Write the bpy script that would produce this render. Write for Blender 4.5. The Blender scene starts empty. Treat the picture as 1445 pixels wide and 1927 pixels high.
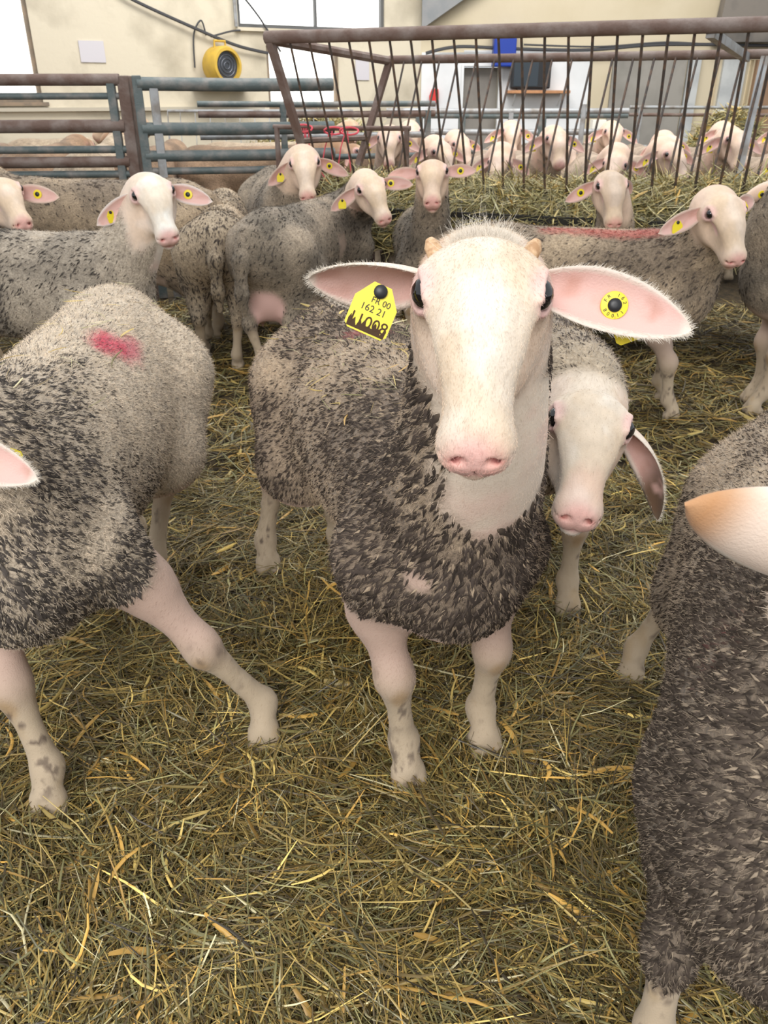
import bpy, math, random
import numpy as np
from mathutils import Vector, Matrix
rng = np.random.default_rng(7); random.seed(7)
SC = bpy.context.scene; COL = SC.collection

# ------------------------------------------------------------------ camera, sky, lights, exposure
cd = bpy.data.cameras.new('camera'); cam = bpy.data.objects.new('camera', cd); COL.objects.link(cam)
cd.sensor_fit = 'VERTICAL'; cd.sensor_height = 5.46; cd.sensor_width = 4.094; cd.lens = 5.46*1500/1927
cd.clip_start = 0.02; cd.clip_end = 200
cam.location = (0, 0, 1.10); cam.rotation_euler = (math.radians(90-27.5), 0, 0)
cd.dof.use_dof = True; cd.dof.focus_distance = 1.0; cd.dof.aperture_fstop = 2.6
SC.camera = cam
W = bpy.data.worlds.new('sky'); SC.world = W; W.use_nodes = True
W.node_tree.nodes['Background'].inputs[0].default_value = (0.93, 0.97, 1.0, 1)
W.node_tree.nodes['Background'].inputs[1].default_value = 0.95
def area(name, loc, target, sx, sy, power, color):
    l = bpy.data.lights.new(name, 'AREA'); l.shape = 'RECTANGLE'; l.size = sx; l.size_y = sy; l.energy = power; l.color = color
    o = bpy.data.objects.new(name, l); COL.objects.link(o); o.location = loc
    o.rotation_euler = (Vector(target)-Vector(loc)).to_track_quat('-Z', 'Y').to_euler(); return o
area('front_key_lamp', (-0.8, -2.8, 3.3), (0.1, 1.3, 0.5), 2.8, 2.4, 205, (1, 0.98, 0.95))  # added key lamp behind the camera, lights the sheep from the front
area('skylight_over_feeder', (0.5, 4.5, 5.2), (0.5, 4.6, 0), 5.0, 2.5, 150, (1, 0.98, 0.95))
area('back_wall_fill_lamp', (0.8, 6.2, 5.0), (0.8, 9.6, 1.2), 6.0, 1.6, 260, (1, 0.97, 0.92))  # added fill lamp aimed at the back walls to brighten them
SC.view_settings.view_transform = 'Standard'; SC.view_settings.look = 'None'
SC.view_settings.exposure = 0.0; SC.view_settings.gamma = 1.0; SC.view_settings.use_curve_mapping = False
try: SC.cycles.use_denoising = True; SC.cycles.max_bounces = 6; SC.cycles.diffuse_bounces = 3
except Exception: pass

# ------------------------------------------------------------------ helpers
def tag(o, label=None, cat=None, group=None, kind=None):
    for k, v in (('label', label), ('category', cat), ('group', group), ('kind', kind)):
        if v: o[k] = v
    return o
def empty(name, loc=(0, 0, 0), rz=0.0):
    o = bpy.data.objects.new(name, None); o.empty_display_size = .1; COL.objects.link(o)
    o.location = loc; o.rotation_euler = (0, 0, rz); return o
def link(name, me, parent=None):
    o = bpy.data.objects.new(name, me); COL.objects.link(o)
    if parent is not None: o.parent = parent
    return o
def np_mesh(name, V, F, mats, smooth=True, attrs=None):
    """V (n,3), F list of arrays (m,3)/(m,4)"""
    me = bpy.data.meshes.new(name); V = np.asarray(V, np.float32)
    if isinstance(F, np.ndarray): F = [F]
    F = [f for f in F if len(f)]
    li = np.concatenate([f.ravel() for f in F]).astype(np.int32)
    ln = np.concatenate([np.full(len(f), f.shape[1]) for f in F]).astype(np.int32)
    me.vertices.add(len(V)); me.vertices.foreach_set('co', V.ravel())
    me.loops.add(len(li)); me.loops.foreach_set('vertex_index', li)
    me.polygons.add(len(ln)); me.polygons.foreach_set('loop_start', np.concatenate([[0], np.cumsum(ln)[:-1]]).astype(np.int32))
    for a, v in (attrs or {}).items():
        v = np.asarray(v, np.float32)
        if v.ndim == 2:
            if v.shape[1] == 3: v = np.concatenate([v, np.ones((len(v), 1), np.float32)], 1)
            me.attributes.new(a, 'FLOAT_COLOR', 'POINT').data.foreach_set('color', v.ravel())
        else: me.attributes.new(a, 'FLOAT', 'POINT').data.foreach_set('value', v)
    me.update(calc_edges=True); me.validate()
    if smooth: me.polygons.foreach_set('use_smooth', np.ones(len(me.polygons), bool))
    for m in (mats if isinstance(mats, (list, tuple)) else [mats]): me.materials.append(m)
    return me
class MB:
    def __init__(s): s.V = []; s.F = []; s.n = 0
    def add(s, V, F):
        V = np.asarray(V, float); s.V.append(V); s.F += [tuple(i+s.n for i in f) for f in F]; s.n += len(V); return s
    def box(s, lo, hi, M=None):
        x0, y0, z0 = lo; x1, y1, z1 = hi
        V = [(x0,y0,z0),(x1,y0,z0),(x1,y1,z0),(x0,y1,z0),(x0,y0,z1),(x1,y0,z1),(x1,y1,z1),(x0,y1,z1)]
        if M is not None: V = [tuple(M @ Vector(v)) for v in V]
        return s.add(V, [(0,3,2,1),(4,5,6,7),(0,1,5,4),(1,2,6,5),(2,3,7,6),(3,0,4,7)])
    def tube(s, pts, r, n=8, rs=None):
        P = [Vector(p) for p in pts]; V = []; F = []
        up = Vector((0, 0, 1)); prev = None
        for i, p in enumerate(P):
            t = (P[min(i+1, len(P)-1)]-P[max(i-1, 0)]).normalized()
            if prev is None: a = t.cross(up if abs(t.z) < .9 else Vector((1, 0, 0))).normalized()
            else: a = (prev - t*prev.dot(t)).normalized()
            prev = a; b = t.cross(a); rr = rs[i] if rs else r
            for k in range(n):
                th = 2*math.pi*(k+.5)/n; V.append(p+a*math.cos(th)*rr+b*math.sin(th)*rr)
        for i in range(len(P)-1):
            for k in range(n):
                F.append((i*n+k, i*n+(k+1) % n, (i+1)*n+(k+1) % n, (i+1)*n+k))
        F.append(tuple(reversed(range(n)))); F.append(tuple(range((len(P)-1)*n, len(P)*n)))
        return s.add(V, F)
    def lathe(s, prof, n=24, M=None):
        V = []; F = []
        for r, z in prof:
            for k in range(n):
                v = Vector((r*math.cos(2*math.pi*k/n), r*math.sin(2*math.pi*k/n), z)); V.append(M @ v if M is not None else v)
        for i in range(len(prof)-1):
            for k in range(n): F.append((i*n+k, i*n+(k+1) % n, (i+1)*n+(k+1) % n, (i+1)*n+k))
        F.append(tuple(reversed(range(n)))); F.append(tuple(range((len(prof)-1)*n, len(prof)*n)))
        return s.add(V, F)
    def prism(s, pts, z0, z1, M=None):
        n = len(pts); V = [Vector((x, y, z0)) for x, y in pts]+[Vector((x, y, z1)) for x, y in pts]
        if M is not None: V = [M @ v for v in V]
        F = [tuple(reversed(range(n))), tuple(range(n, 2*n))]+[(k, (k+1) % n, n+(k+1) % n, n+k) for k in range(n)]
        return s.add(V, F)
    def build(s, name, m, parent=None, smooth=False, bevel=0):
        me = bpy.data.meshes.new(name); V = np.concatenate(s.V)
        me.from_pydata([tuple(v) for v in V], [], s.F); me.update()
        if smooth:
            me.polygons.foreach_set('use_smooth', np.ones(len(me.polygons), bool)); me.set_sharp_from_angle(angle=math.radians(40))
        me.materials.append(m); o = link(name, me, parent)
        if bevel:
            b = o.modifiers.new('bevel', 'BEVEL'); b.width = bevel; b.segments = 2
        return o
# ---- lattice value noise
def vnoise(P, f, seed=0):
    P = np.asarray(P, np.float64)*f+seed*17.31+100.0; i = np.floor(P).astype(np.int64); t = P-i; t = t*t*(3-2*t)
    def h(a, b, c):
        n = (a*374761393+b*668265263+c*2147483647+seed*1013) & 0xffffffff
        n = ((n ^ (n >> 13))*1274126177) & 0xffffffff; n = n ^ (n >> 16); return (n & 0xffff)/65535.0
    x, y, z = i[:, 0], i[:, 1], i[:, 2]; u, v, w = t[:, 0], t[:, 1], t[:, 2]
    r = 0
    for a in (0, 1):
        for b in (0, 1):
            for c in (0, 1):
                r = r+h(x+a, y+b, z+c)*(u if a else 1-u)*(v if b else 1-v)*(w if c else 1-w)
    return r
def fbm(P, f, seed=0): return (vnoise(P, f, seed)*.55+vnoise(P, f*2.1, seed+1)*.3+vnoise(P, f*4.3, seed+2)*.15)
def sstep(a, b, x): t = np.clip((x-a)/(b-a), 0, 1); return t*t*(3-2*t)
def mixc(a, b, t): return a*(1-t[:, None])+np.asarray(b)[None, :]*t[:, None]

# ------------------------------------------------------------------ materials
MATS = {}
def mat(name, color=(.5, .5, .5), rough=.6, metal=0, noise=None, bump=None, spec=.5):
    if name in MATS: return MATS[name]
    m = bpy.data.materials.new(name); m.use_nodes = True; nt = m.node_tree; b = nt.nodes['Principled BSDF']
    b.inputs['Base Color'].default_value = (*color, 1); b.inputs['Roughness'].default_value = rough
    b.inputs['Metallic'].default_value = metal; b.inputs['Specular IOR Level'].default_value = spec
    tc = nt.nodes.new('ShaderNodeTexCoord')
    if noise:
        col2, sc, lo, hi = noise
        n = nt.nodes.new('ShaderNodeTexNoise'); n.inputs['Scale'].default_value = sc; n.inputs['Detail'].default_value = 6
        nt.links.new(tc.outputs['Object'], n.inputs['Vector'])
        r = nt.nodes.new('ShaderNodeMapRange'); r.inputs[1].default_value = lo; r.inputs[2].default_value = hi
        nt.links.new(n.outputs['Fac'], r.inputs[0])
        mx = nt.nodes.new('ShaderNodeMix'); mx.data_type = 'RGBA'; mx.inputs[6].default_value = (*color, 1); mx.inputs[7].default_value = (*col2, 1)
        nt.links.new(r.outputs[0], mx.inputs[0]); nt.links.new(mx.outputs[2], b.inputs['Base Color'])
    if bump:
        sc, st = bump
        n = nt.nodes.new('ShaderNodeTexNoise'); n.inputs['Scale'].default_value = sc; n.inputs['Detail'].default_value = 4
        nt.links.new(tc.outputs['Object'], n.inputs['Vector'])
        bp = nt.nodes.new('ShaderNodeBump'); bp.inputs['Strength'].default_value = st; bp.inputs['Distance'].default_value = .01
        nt.links.new(n.outputs['Fac'], bp.inputs['Height']); nt.links.new(bp.outputs[0], b.inputs['Normal'])
    MATS[name] = m; return m
def attr_mat(name, attr='col', rough=.7, spec=.3, trans=0):
    m = bpy.data.materials.new(name); m.use_nodes = True; nt = m.node_tree; b = nt.nodes['Principled BSDF']
    a = nt.nodes.new('ShaderNodeAttribute'); a.attribute_name = attr
    nt.links.new(a.outputs['Color'], b.inputs['Base Color']); b.inputs['Roughness'].default_value = rough
    b.inputs['Specular IOR Level'].default_value = spec; MATS[name] = m; return m
def sheep_mat(name, vs, dark, amount):
    """skin where wool = 0, stained clipped wool where wool = 1"""
    m = bpy.data.materials.new(name); m.use_nodes = True; nt = m.node_tree; L = nt.links.new; b = nt.nodes['Principled BSDF']
    N = nt.nodes.new
    a = N('ShaderNodeAttribute'); a.attribute_name = 'col'; w = N('ShaderNodeAttribute'); w.attribute_name = 'wool'
    tc = N('ShaderNodeTexCoord')
    mp = N('ShaderNodeMapping'); mp.inputs['Scale'].default_value = (0.6, 1, .75); L(tc.outputs['Object'], mp.inputs[0])
    nz = N('ShaderNodeTexNoise'); nz.inputs['Scale'].default_value = 30; L(mp.outputs[0], nz.inputs['Vector'])
    vm = N('ShaderNodeVectorMath'); vm.operation = 'MULTIPLY_ADD'; vm.inputs[1].default_value = (.02,)*3
    L(nz.outputs['Color'], vm.inputs[0]); L(mp.outputs[0], vm.inputs[2])
    vo = N('ShaderNodeTexVoronoi'); vo.inputs['Scale'].default_value = vs; L(vm.outputs[0], vo.inputs['Vector'])
    n2 = N('ShaderNodeTexNoise'); n2.inputs['Scale'].default_value = 9; n2.inputs['Detail'].default_value = 3; L(tc.outputs['Object'], n2.inputs['Vector'])
    r = N('ShaderNodeMapRange'); r.inputs[1].default_value = .55; r.inputs[2].default_value = .18; L(vo.outputs['Distance'], r.inputs[0])
    r2 = N('ShaderNodeMapRange'); r2.inputs[1].default_value = .38; r2.inputs[2].default_value = .62; L(n2.outputs['Fac'], r2.inputs[0])
    mu = N('ShaderNodeMath'); mu.operation = 'MULTIPLY'; L(r.outputs[0], mu.inputs[0]); L(r2.outputs[0], mu.inputs[1])
    m2 = N('ShaderNodeMath'); m2.operation = 'MULTIPLY'; L(mu.outputs[0], m2.inputs[0]); L(w.outputs['Fac'], m2.inputs[1])
    m3 = N('ShaderNodeMath'); m3.operation = 'MULTIPLY'; L(m2.outputs[0], m3.inputs[0]); m3.inputs[1].default_value = amount
    mx = N('ShaderNodeMix'); mx.data_type = 'RGBA'; L(m3.outputs[0], mx.inputs[0]); L(a.outputs['Color'], mx.inputs[6]); mx.inputs[7].default_value = (*dark, 1)
    # fine mottling
    n3 = N('ShaderNodeTexNoise'); n3.inputs['Scale'].default_value = 160; n3.inputs['Detail'].default_value = 3; L(tc.outputs['Object'], n3.inputs['Vector'])
    r3 = N('ShaderNodeMapRange'); r3.inputs[1].default_value = .3; r3.inputs[2].default_value = .7; r3.inputs[3].default_value = .72; r3.inputs[4].default_value = 1.22; L(n3.outputs['Fac'], r3.inputs[0])
    r4 = N('ShaderNodeMix'); L(w.outputs['Fac'], r4.inputs[0]); r4.inputs[2].default_value = 1; L(r3.outputs[0], r4.inputs[3])
    mm = N('ShaderNodeVectorMath'); mm.operation = 'SCALE'; L(mx.outputs[2], mm.inputs[0]); L(r4.outputs[0], mm.inputs['Scale'])
    L(mm.outputs[0], b.inputs['Base Color'])
    b.inputs['Roughness'].default_value = .75; b.inputs['Specular IOR Level'].default_value = .18
    b.inputs['Sheen Weight'].default_value = .12; b.inputs['Sheen Roughness'].default_value = .5
    bh = N('ShaderNodeMath'); bh.operation = 'MULTIPLY'; L(n3.outputs['Fac'], bh.inputs[0]); L(w.outputs['Fac'], bh.inputs[1])
    n4 = N('ShaderNodeTexNoise'); n4.inputs['Scale'].default_value = 420; L(tc.outputs['Object'], n4.inputs['Vector'])
    bs = N('ShaderNodeMath'); bs.operation = 'MULTIPLY_ADD'; L(n4.outputs['Fac'], bs.inputs[0]); bs.inputs[1].default_value = .12; L(bh.outputs[0], bs.inputs[2])
    bp = N('ShaderNodeBump'); bp.inputs['Strength'].default_value = .55; bp.inputs['Distance'].default_value = .008
    L(bs.outputs[0], bp.inputs['Height']); L(bp.outputs[0], b.inputs['Normal'])
    return m
M_SHEEP = sheep_mat('sheep_coat', 62, (.055, .042, .034), .35)
M_FAR = sheep_mat('far_sheep_coat', 40, (.10, .075, .055), .35)
M_LOCK = attr_mat('wool_lock', rough=.8, spec=.15)
M_HAIR = attr_mat('fine_hair', rough=.7, spec=.2)
M_STRAW = attr_mat('straw', rough=.38, spec=.5)
M_EYE = mat('eye_dark', (.006, .005, .006), .04, spec=.8)
M_TAG = mat('tag_yellow', (.82, .66, .02), .4, noise=((.42, .30, .03), 160, .62, .78))
M_BLACK = mat('black_plastic', (.012, .012, .014), .4)
M_DIRT = mat('dried_dirt', (.06, .03, .012), .9)
M_INK = mat('tag_ink', (.03, .025, .02), .7)
M_HORN = mat('horn_brown', (.42, .24, .12), .5, noise=((.62, .42, .25), 150, .4, .6))
M_RUST = mat('rusty_pipe', (.13, .080, .062), .7, noise=((.21, .165, .145), 10, .42, .66), bump=(60, .3))
M_ROD = mat('dark_rod', (.055, .042, .036), .6, noise=((.12, .07, .045), 30, .45, .6))
M_GREEN = mat('worn_green_pipe', (.095, .120, .120), .55, noise=((.22, .205, .19), 12, .45, .68), bump=(80, .2))
M_GALV = mat('galvanised', (.34, .35, .36), .5, metal=.3, noise=((.22, .2, .18), 12, .45, .65))
M_WALL = mat('cream_plaster', (.66, .59, .46), .9, noise=((.44, .385, .29), 2.2, .48, .72), bump=(30, .25))
M_WALLB = mat('cream_render', (.58, .50, .36), .9, noise=((.50, .42, .28), 1.1, .45, .7), bump=(20, .2))
M_WHITE = mat('white_wall', (.74, .75, .76), .8, noise=((.6, .61, .62), 2, .5, .8))
M_GREYC = mat('grey_concrete', (.30, .28, .25), .9, noise=((.2, .19, .17), 3, .4, .7))

# ------------------------------------------------------------------ implicit surfaces -> mesh
def smin(a, b, k):
    h = np.maximum(k-np.abs(a-b), 0)/k; return np.minimum(a, b)-h*h*k*.25
class Field:
    """smooth union of ellipsoids and tapered capsules on a grid that can be finer in places"""
    def __init__(s): s.p = []
    def ell(s, c, r, R=None, k=.04, sub=False): s.p.append(('e', np.array(c, float), np.array(r, float), None if R is None else np.array(R, float), k, sub)); return s
    def cap(s, a, b, r1, r2, k=.04, sub=False): s.p.append(('c', np.array(a, float), np.array(b, float), (r1, r2), k, sub)); return s
    def chain(s, pts, rs, k=.04):
        for i in range(len(pts)-1): s.cap(pts[i], pts[i+1], rs[i], rs[i+1], k)
    def bounds(s, p):
        if p[0] == 'e': R = max(p[2]); return p[1]-R, p[1]+R
        R = max(p[3]); return np.minimum(p[1], p[2])-R, np.maximum(p[1], p[2])+R
    def mesh(s, step, fine=(), pad=.03):
        lo = np.min([s.bounds(p)[0] for p in s.p if not p[-1]], 0)-pad; hi = np.max([s.bounds(p)[1] for p in s.p if not p[-1]], 0)+pad
        ax = []
        for d in range(3):
            a = [lo[d]]
            while a[-1] < hi[d]:
                st = step
                for flo, fhi, fs in fine:
                    if flo[d] <= a[-1] <= fhi[d]: st = min(st, fs)
                a.append(a[-1]+st)
            ax.append(np.array(a, np.float32))
        X, Y, Z = ax; D = np.full((len(X), len(Y), len(Z)), 1.0, np.float32)
        for p in s.p:
            b0, b1 = s.bounds(p); k = p[-2]; m = max(k, 2.2*step)+.01
            i0, i1 = np.searchsorted(X, [b0[0]-m, b1[0]+m]); j0, j1 = np.searchsorted(Y, [b0[1]-m, b1[1]+m]); k0, k1 = np.searchsorted(Z, [b0[2]-m, b1[2]+m])
            if i1 <= i0 or j1 <= j0 or k1 <= k0: continue
            x, y, z = X[i0:i1, None, None], Y[None, j0:j1, None], Z[None, None, k0:k1]
            if p[0] == 'e':
                c, r, R = p[1], p[2], p[3]; q = [x-c[0], y-c[1], z-c[2]]
                if R is not None: q = [q[0]*R[0][i]+q[1]*R[1][i]+q[2]*R[2][i] for i in range(3)]   # columns of R = axes
                k0_ = np.sqrt((q[0]/r[0])**2+(q[1]/r[1])**2+(q[2]/r[2])**2)+1e-9
                k1_ = np.sqrt((q[0]/r[0]**2)**2+(q[1]/r[1]**2)**2+(q[2]/r[2]**2)**2)+1e-9
                d = k0_*(k0_-1)/k1_
            else:
                a, b, (r1, r2) = p[1], p[2], p[3]; ba = b-a
                t = np.clip(((x-a[0])*ba[0]+(y-a[1])*ba[1]+(z-a[2])*ba[2])/(ba@ba+1e-12), 0, 1)
                d = np.sqrt((x-a[0]-t*ba[0])**2+(y-a[1]-t*ba[1])**2+(z-a[2]-t*ba[2])**2)-(r1+(r2-r1)*t)
            S = D[i0:i1, j0:j1, k0:k1]; d = d.astype(np.float32)
            D[i0:i1, j0:j1, k0:k1] = -smin(-S, d, k) if p[-1] else smin(S, d, k)
        return surface_nets(D, X, Y, Z)
def surface_nets(D, X, Y, Z):
    ins = D < 0
    c = np.zeros(tuple(np.array(D.shape)-1), np.int8)
    offs = [(i, j, k) for i in (0, 1) for j in (0, 1) for k in (0, 1)]
    sl = lambda o, n: slice(o, o+n)
    nx, ny, nz = c.shape
    for o in offs: c += ins[sl(o[0], nx), sl(o[1], ny), sl(o[2], nz)]
    act = np.argwhere((c > 0) & (c < 8)); n = len(act)
    vals = {o: D[act[:, 0]+o[0], act[:, 1]+o[1], act[:, 2]+o[2]] for o in offs}
    acc = np.zeros((n, 3)); cnt = np.zeros(n)
    for a in offs:
        for d in range(3):
            if a[d]: continue
            b = list(a); b[d] = 1; b = tuple(b); va, vb = vals[a], vals[b]
            cr = (va < 0) != (vb < 0); t = np.where(cr, va/(va-vb+1e-20), 0)
            for e in range(3): acc[:, e] += np.where(cr, a[e]+(t if e == d else 0), 0)
            cnt += cr
    f = acc/cnt[:, None]; V = np.empty((n, 3))
    for e, A in enumerate((X, Y, Z)): V[:, e] = A[act[:, e]]*(1-f[:, e])+A[act[:, e]+1]*f[:, e]
    idx = np.full(c.shape, -1, np.int32); idx[act[:, 0], act[:, 1], act[:, 2]] = np.arange(n)
    Q = []
    for d in range(3):
        e1, e2 = (d+1) % 3, (d+2) % 3
        s0 = [slice(1, -1)]*3; s0[d] = slice(0, -1); s1 = list(s0); s1[d] = slice(1, None)
        A, B = ins[tuple(s0)], ins[tuple(s1)]
        p = np.argwhere(A != B)
        if not len(p): continue
        flip = A[p[:, 0], p[:, 1], p[:, 2]]
        g = p.copy(); g[:, e1] += 1; g[:, e2] += 1
        def cell(a, b): q = g.copy(); q[:, e1] -= a; q[:, e2] -= b; return idx[q[:, 0], q[:, 1], q[:, 2]]
        q = np.stack([cell(1, 1), cell(0, 1), cell(0, 0), cell(1, 0)], 1)
        q[~flip] = q[~flip][:, ::-1]; Q.append(q)
    return V, np.concatenate(Q)
def smooth(V, F, n=2, lam=.5):
    e = np.concatenate([F[:, [0, 1]], F[:, [1, 2]], F[:, [2, 3]], F[:, [3, 0]]]); e = np.concatenate([e, e[:, ::-1]])
    for _ in range(n):
        s = np.zeros_like(V); np.add.at(s, e[:, 0], V[e[:, 1]]); c = np.bincount(e[:, 0], minlength=len(V))[:, None]
        V = V*(1-lam)+lam*s/np.maximum(c, 1)
    return V
def face_normals(V, F):
    n = np.cross(V[F[:, 2]]-V[F[:, 0]], V[F[:, 3]]-V[F[:, 1]]); a = np.linalg.norm(n, axis=1); return n/np.maximum(a, 1e-12)[:, None], a*.5
def scatter(V, F, w, n):
    """n points on the quads, weighted by area * w(face)"""
    N, a = face_normals(V, F); p = a*w; p = p/p.sum(); f = rng.choice(len(F), n, p=p)
    u, v = rng.random(n)[:, None], rng.random(n)[:, None]; q = F[f]
    P = (V[q[:, 0]]*(1-u)+V[q[:, 1]]*u)*(1-v)+(V[q[:, 3]]*(1-u)+V[q[:, 2]]*u)*v
    return P, N[f], f
def unit(a): return a/np.maximum(np.linalg.norm(a, axis=-1, keepdims=True), 1e-9)
def strands(name, P, dirs, length, rad, col, parent, curl=.3, npt=4):
    n = len(P); cu = bpy.data.hair_curves.new(name); cu.add_curves([npt]*n)
    t = np.linspace(0, 1, npt); bend = unit(rng.normal(size=(n, 3)))*curl
    pts = P[:, None, :]+dirs[:, None, :]*(t[None, :, None]*length[:, None, None])+bend[:, None, :]*((t**2)[None, :, None]*length[:, None, None])
    cu.attributes['position'].data.foreach_set('vector', pts.astype(np.float32).ravel())
    rr = (rad*(1-.75*t))[None, :].repeat(n, 0).astype(np.float32)
    ra = cu.attributes.get('radius') or cu.attributes.new('radius', 'FLOAT', 'POINT'); ra.data.foreach_set('value', rr.ravel())
    ca = cu.attributes.new('col', 'FLOAT_COLOR', 'CURVE'); ca.data.foreach_set('color', np.concatenate([col, np.ones((n, 1))], 1).astype(np.float32).ravel())
    cu.materials.append(M_HAIR); return link(name, cu, parent)

# ------------------------------------------------------------------ sheep
WHITE = np.array((.76, .69, .60)); PINK = np.array((.68, .38, .33)); LEG = np.array((.52, .37, .30))
PAL = dict(light=(.42, .33, .24), dark=(.15, .115, .088), lock=(.06, .047, .038), face=WHITE)
def frame(X, Yh):
    X = np.array(X, float); X /= np.linalg.norm(X); Y = np.array(Yh, float); Y -= X*(X@Y); Y /= np.linalg.norm(Y); return np.stack([X, Y, np.cross(X, Y)], 1)
def ear_mesh(root, e, n, L, wid, droop, detail):
    """a cupped leaf: root -> tip along e, hollow side towards n"""
    e = unit(np.array(e, float)); n = np.array(n, float); n = unit(n-e*(n@e)); s = np.cross(e, n)
    nu, nv = (26, 17) if detail else (10, 7)
    us = np.linspace(0, 1, nu); vs = np.linspace(-1, 1, nv); V = []; uv = []
    for side in (0, 1):
        for u in us:
            w = wid*(.42+.58*math.sin(min(u/.45, 1)*math.pi/2))*(1 if u < .42 else max(1-((u-.42)/.58)**2.3, .0)**.75)
            cup = .75*wid*(1-.75*u)
            for v in vs:
                th = .0035*(1-abs(v)**4*.6)*(1-.4*u) if side else 0
                p = root+e*(L*u)+s*(w*v)+n*(cup*(v*v)*(w/wid)-cup*.5*(w/wid)-th*2)+droop*u*u
                V.append(p); uv.append((u, v, side))
    F = []
    for side in (0, 1):
        o = side*nu*nv
        for i in range(nu-1):
            for j in range(nv-1):
                q = (o+i*nv+j, o+(i+1)*nv+j, o+(i+1)*nv+j+1, o+i*nv+j+1); F.append(q if side == 1 else q[::-1])
    for i in range(nu-1):
        for j in (0, nv-1):
            a = (i*nv+j, (i+1)*nv+j, nu*nv+(i+1)*nv+j, nu*nv+i*nv+j); F.append(a[::-1] if j else a)
    return np.array(V), np.array(F), np.array(uv)
def make_sheep(name, label, root, heading, head=None, hooves=None, scale=1.0, bend=0.0, pal=None, step=.011, hstep=.006,
               locks=0, lock_size=1.0, fuzz=0, face_fuzz=0, bare=(), marks=(), ears=None, tags=(), group=None, detail=False,
               horn=False, udder=False, tuft=0, matl=None, cat='sheep', neck_bare=.35, leg_bare=0., nk=.13, straw=0, hlim=.30, leg=None, fat=0., wy=1., flim=.375, lock_front=0, dark_fn=None, poll=None, z0=.0, belly=.33):
    """head = dict(eye=world point between eyes, X=muzzle direction, Y=direction of its left ear, s=size)"""
    pal = dict(PAL, **(pal or {})); R0 = empty(name, root, math.atan2(heading[1], heading[0]))
    tag(R0, label, cat, group)
    h = np.array(heading, float); h /= np.linalg.norm(h); Rw = np.array([[h[0], -h[1], 0], [h[1], h[0], 0], [0, 0, 1]])
    root = np.array((root[0], root[1], root[2] if len(root) > 2 else 0.0))
    loc = lambda p: (np.array(p, float)-root) @ Rw
    locd = lambda d: np.array(d, float) @ Rw
    s = scale; f = Field()
    T = lambda x, y, z: np.array((x*s, y*s+bend*(x*s)**2, z*s))
    def rot(x): a = math.atan(2*bend*x*s); return [[math.cos(a), -math.sin(a), 0], [math.sin(a), math.cos(a), 0], [0, 0, 1]]
    for c, r in (((.12, 0, .525), (.33, .138, .185)), ((-.15, 0, .515), (.31, .162, .19)), ((-.37, 0, .55), (.19, .135, .165)),
                 ((.28, 0, .535), (.17, .115, .175)), ((.335, 0, .475), (.11, .095, .12))):
        f.ell(T(*c), np.array(r)*np.array((1, wy, 1))*s+fat, rot(c[0]), .07*s)
    # head
    hd = head or dict(eye=root+Rw @ (np.array((.72, 0, .86))*s), X=Rw @ np.array((.75, 0, -.66)), Y=Rw @ np.array((0, 1, 0)), s=s)
    hs = hd.get('s', s); HR = frame(locd(hd['X']), locd(hd['Y'])); eye = loc(hd['eye']); H0 = eye-HR @ (np.array((.088, 0, -.016))*hs)
    HP = lambda x, y, z: H0+HR @ (np.array((x, y, z))*hs)
    # neck
    n0 = T(.33, 0, .585); n3 = HP(.060, 0, -.095); n1 = n0+np.array((nk, 0, .10))*s+(n3-n0)*np.array((.12, .35, .0)); n2 = n3-(HP(.05, 0, -.0)-HP(-.05, 0, .045))*1.0
    bz = [((1-t)**3*n0+3*t*(1-t)**2*n1+3*t*t*(1-t)*n2+t**3*n3) for t in np.linspace(0, 1, 9)]
    nr = np.array([.106, .094, .083, .074, .066, .060, .056, .053, .050])*s
    f.chain(bz, nr, .05*s)
    # legs
    hv = hooves or {}
    feet = {}; knees = []
    for key, fx, fy in (('FL', .30, .09), ('FR', .30, -.09), ('HL', -.46, .105), ('HR', -.46, -.105)):
        feet[key] = loc(hv[key]) if key in hv else T(fx, fy, 0)
        feet[key][2] = z0
    for key in ('FL', 'FR', 'HL', 'HR'):
        F = feet[key]; sg = 1 if key[1] == 'L' else -1; fw = np.array((1., 0, 0))
        if key[0] == 'F':
            sh = T(.29, sg*.095, .46); F0 = F
            d = np.array((F[0]-T(.30, 0, 0)[0], F[1]-T(.30, sg*.09, 0)[1], 0))
            el = T(.265, sg*.105, .36)+d*.22; fe = F+np.array((-.022, 0, .085))*s; kn = el*.52+fe*.48+np.array((.022, 0, .01))*s
            knees.append((kn, el))
            f.cap(sh, el, .082*s, .047*s, .05*s); f.cap(el, kn*.8+el*.2, .047*s, .027*s, .03*s)
            f.cap(kn*.8+el*.2, kn, .027*s, .030*s, .02*s); f.ell(kn+np.array((.004, 0, 0)), np.array((.029, .027, .040))*s, None, .02*s)
            f.cap(kn, kn*.7+fe*.3, .028*s, .0205*s, .02*s); f.cap(kn*.7+fe*.3, fe, .0205*s, .023*s, .015*s)
        else:
            d = np.array((F[0]-T(-.46, 0, 0)[0], F[1]-T(-.46, sg*.105, 0)[1], 0))
            hp = T(-.36, sg*.09, .53); st = T(-.25, sg*.115, .40)+d*.15; hk = T(-.495, sg*.105, .25)+d*.6; fe = F+np.array((-.018, 0, .085))*s
            f.cap(hp, st, .115*s, .088*s, .06*s); f.cap(hp, st*.3+hk*.7, .105*s, .040*s, .06*s); f.cap(st, hk, .08*s, .030*s, .05*s); f.ell(hk, np.array((.032, .025, .040))*s, None, .02*s)
            f.cap(hk, hk*.6+fe*.4, .027*s, .0205*s, .02*s); f.cap(hk*.6+fe*.4, fe, .0205*s, .024*s, .015*s)
        f.ell(fe, np.array((.026, .025, .030))*s, None, .015*s)
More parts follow.
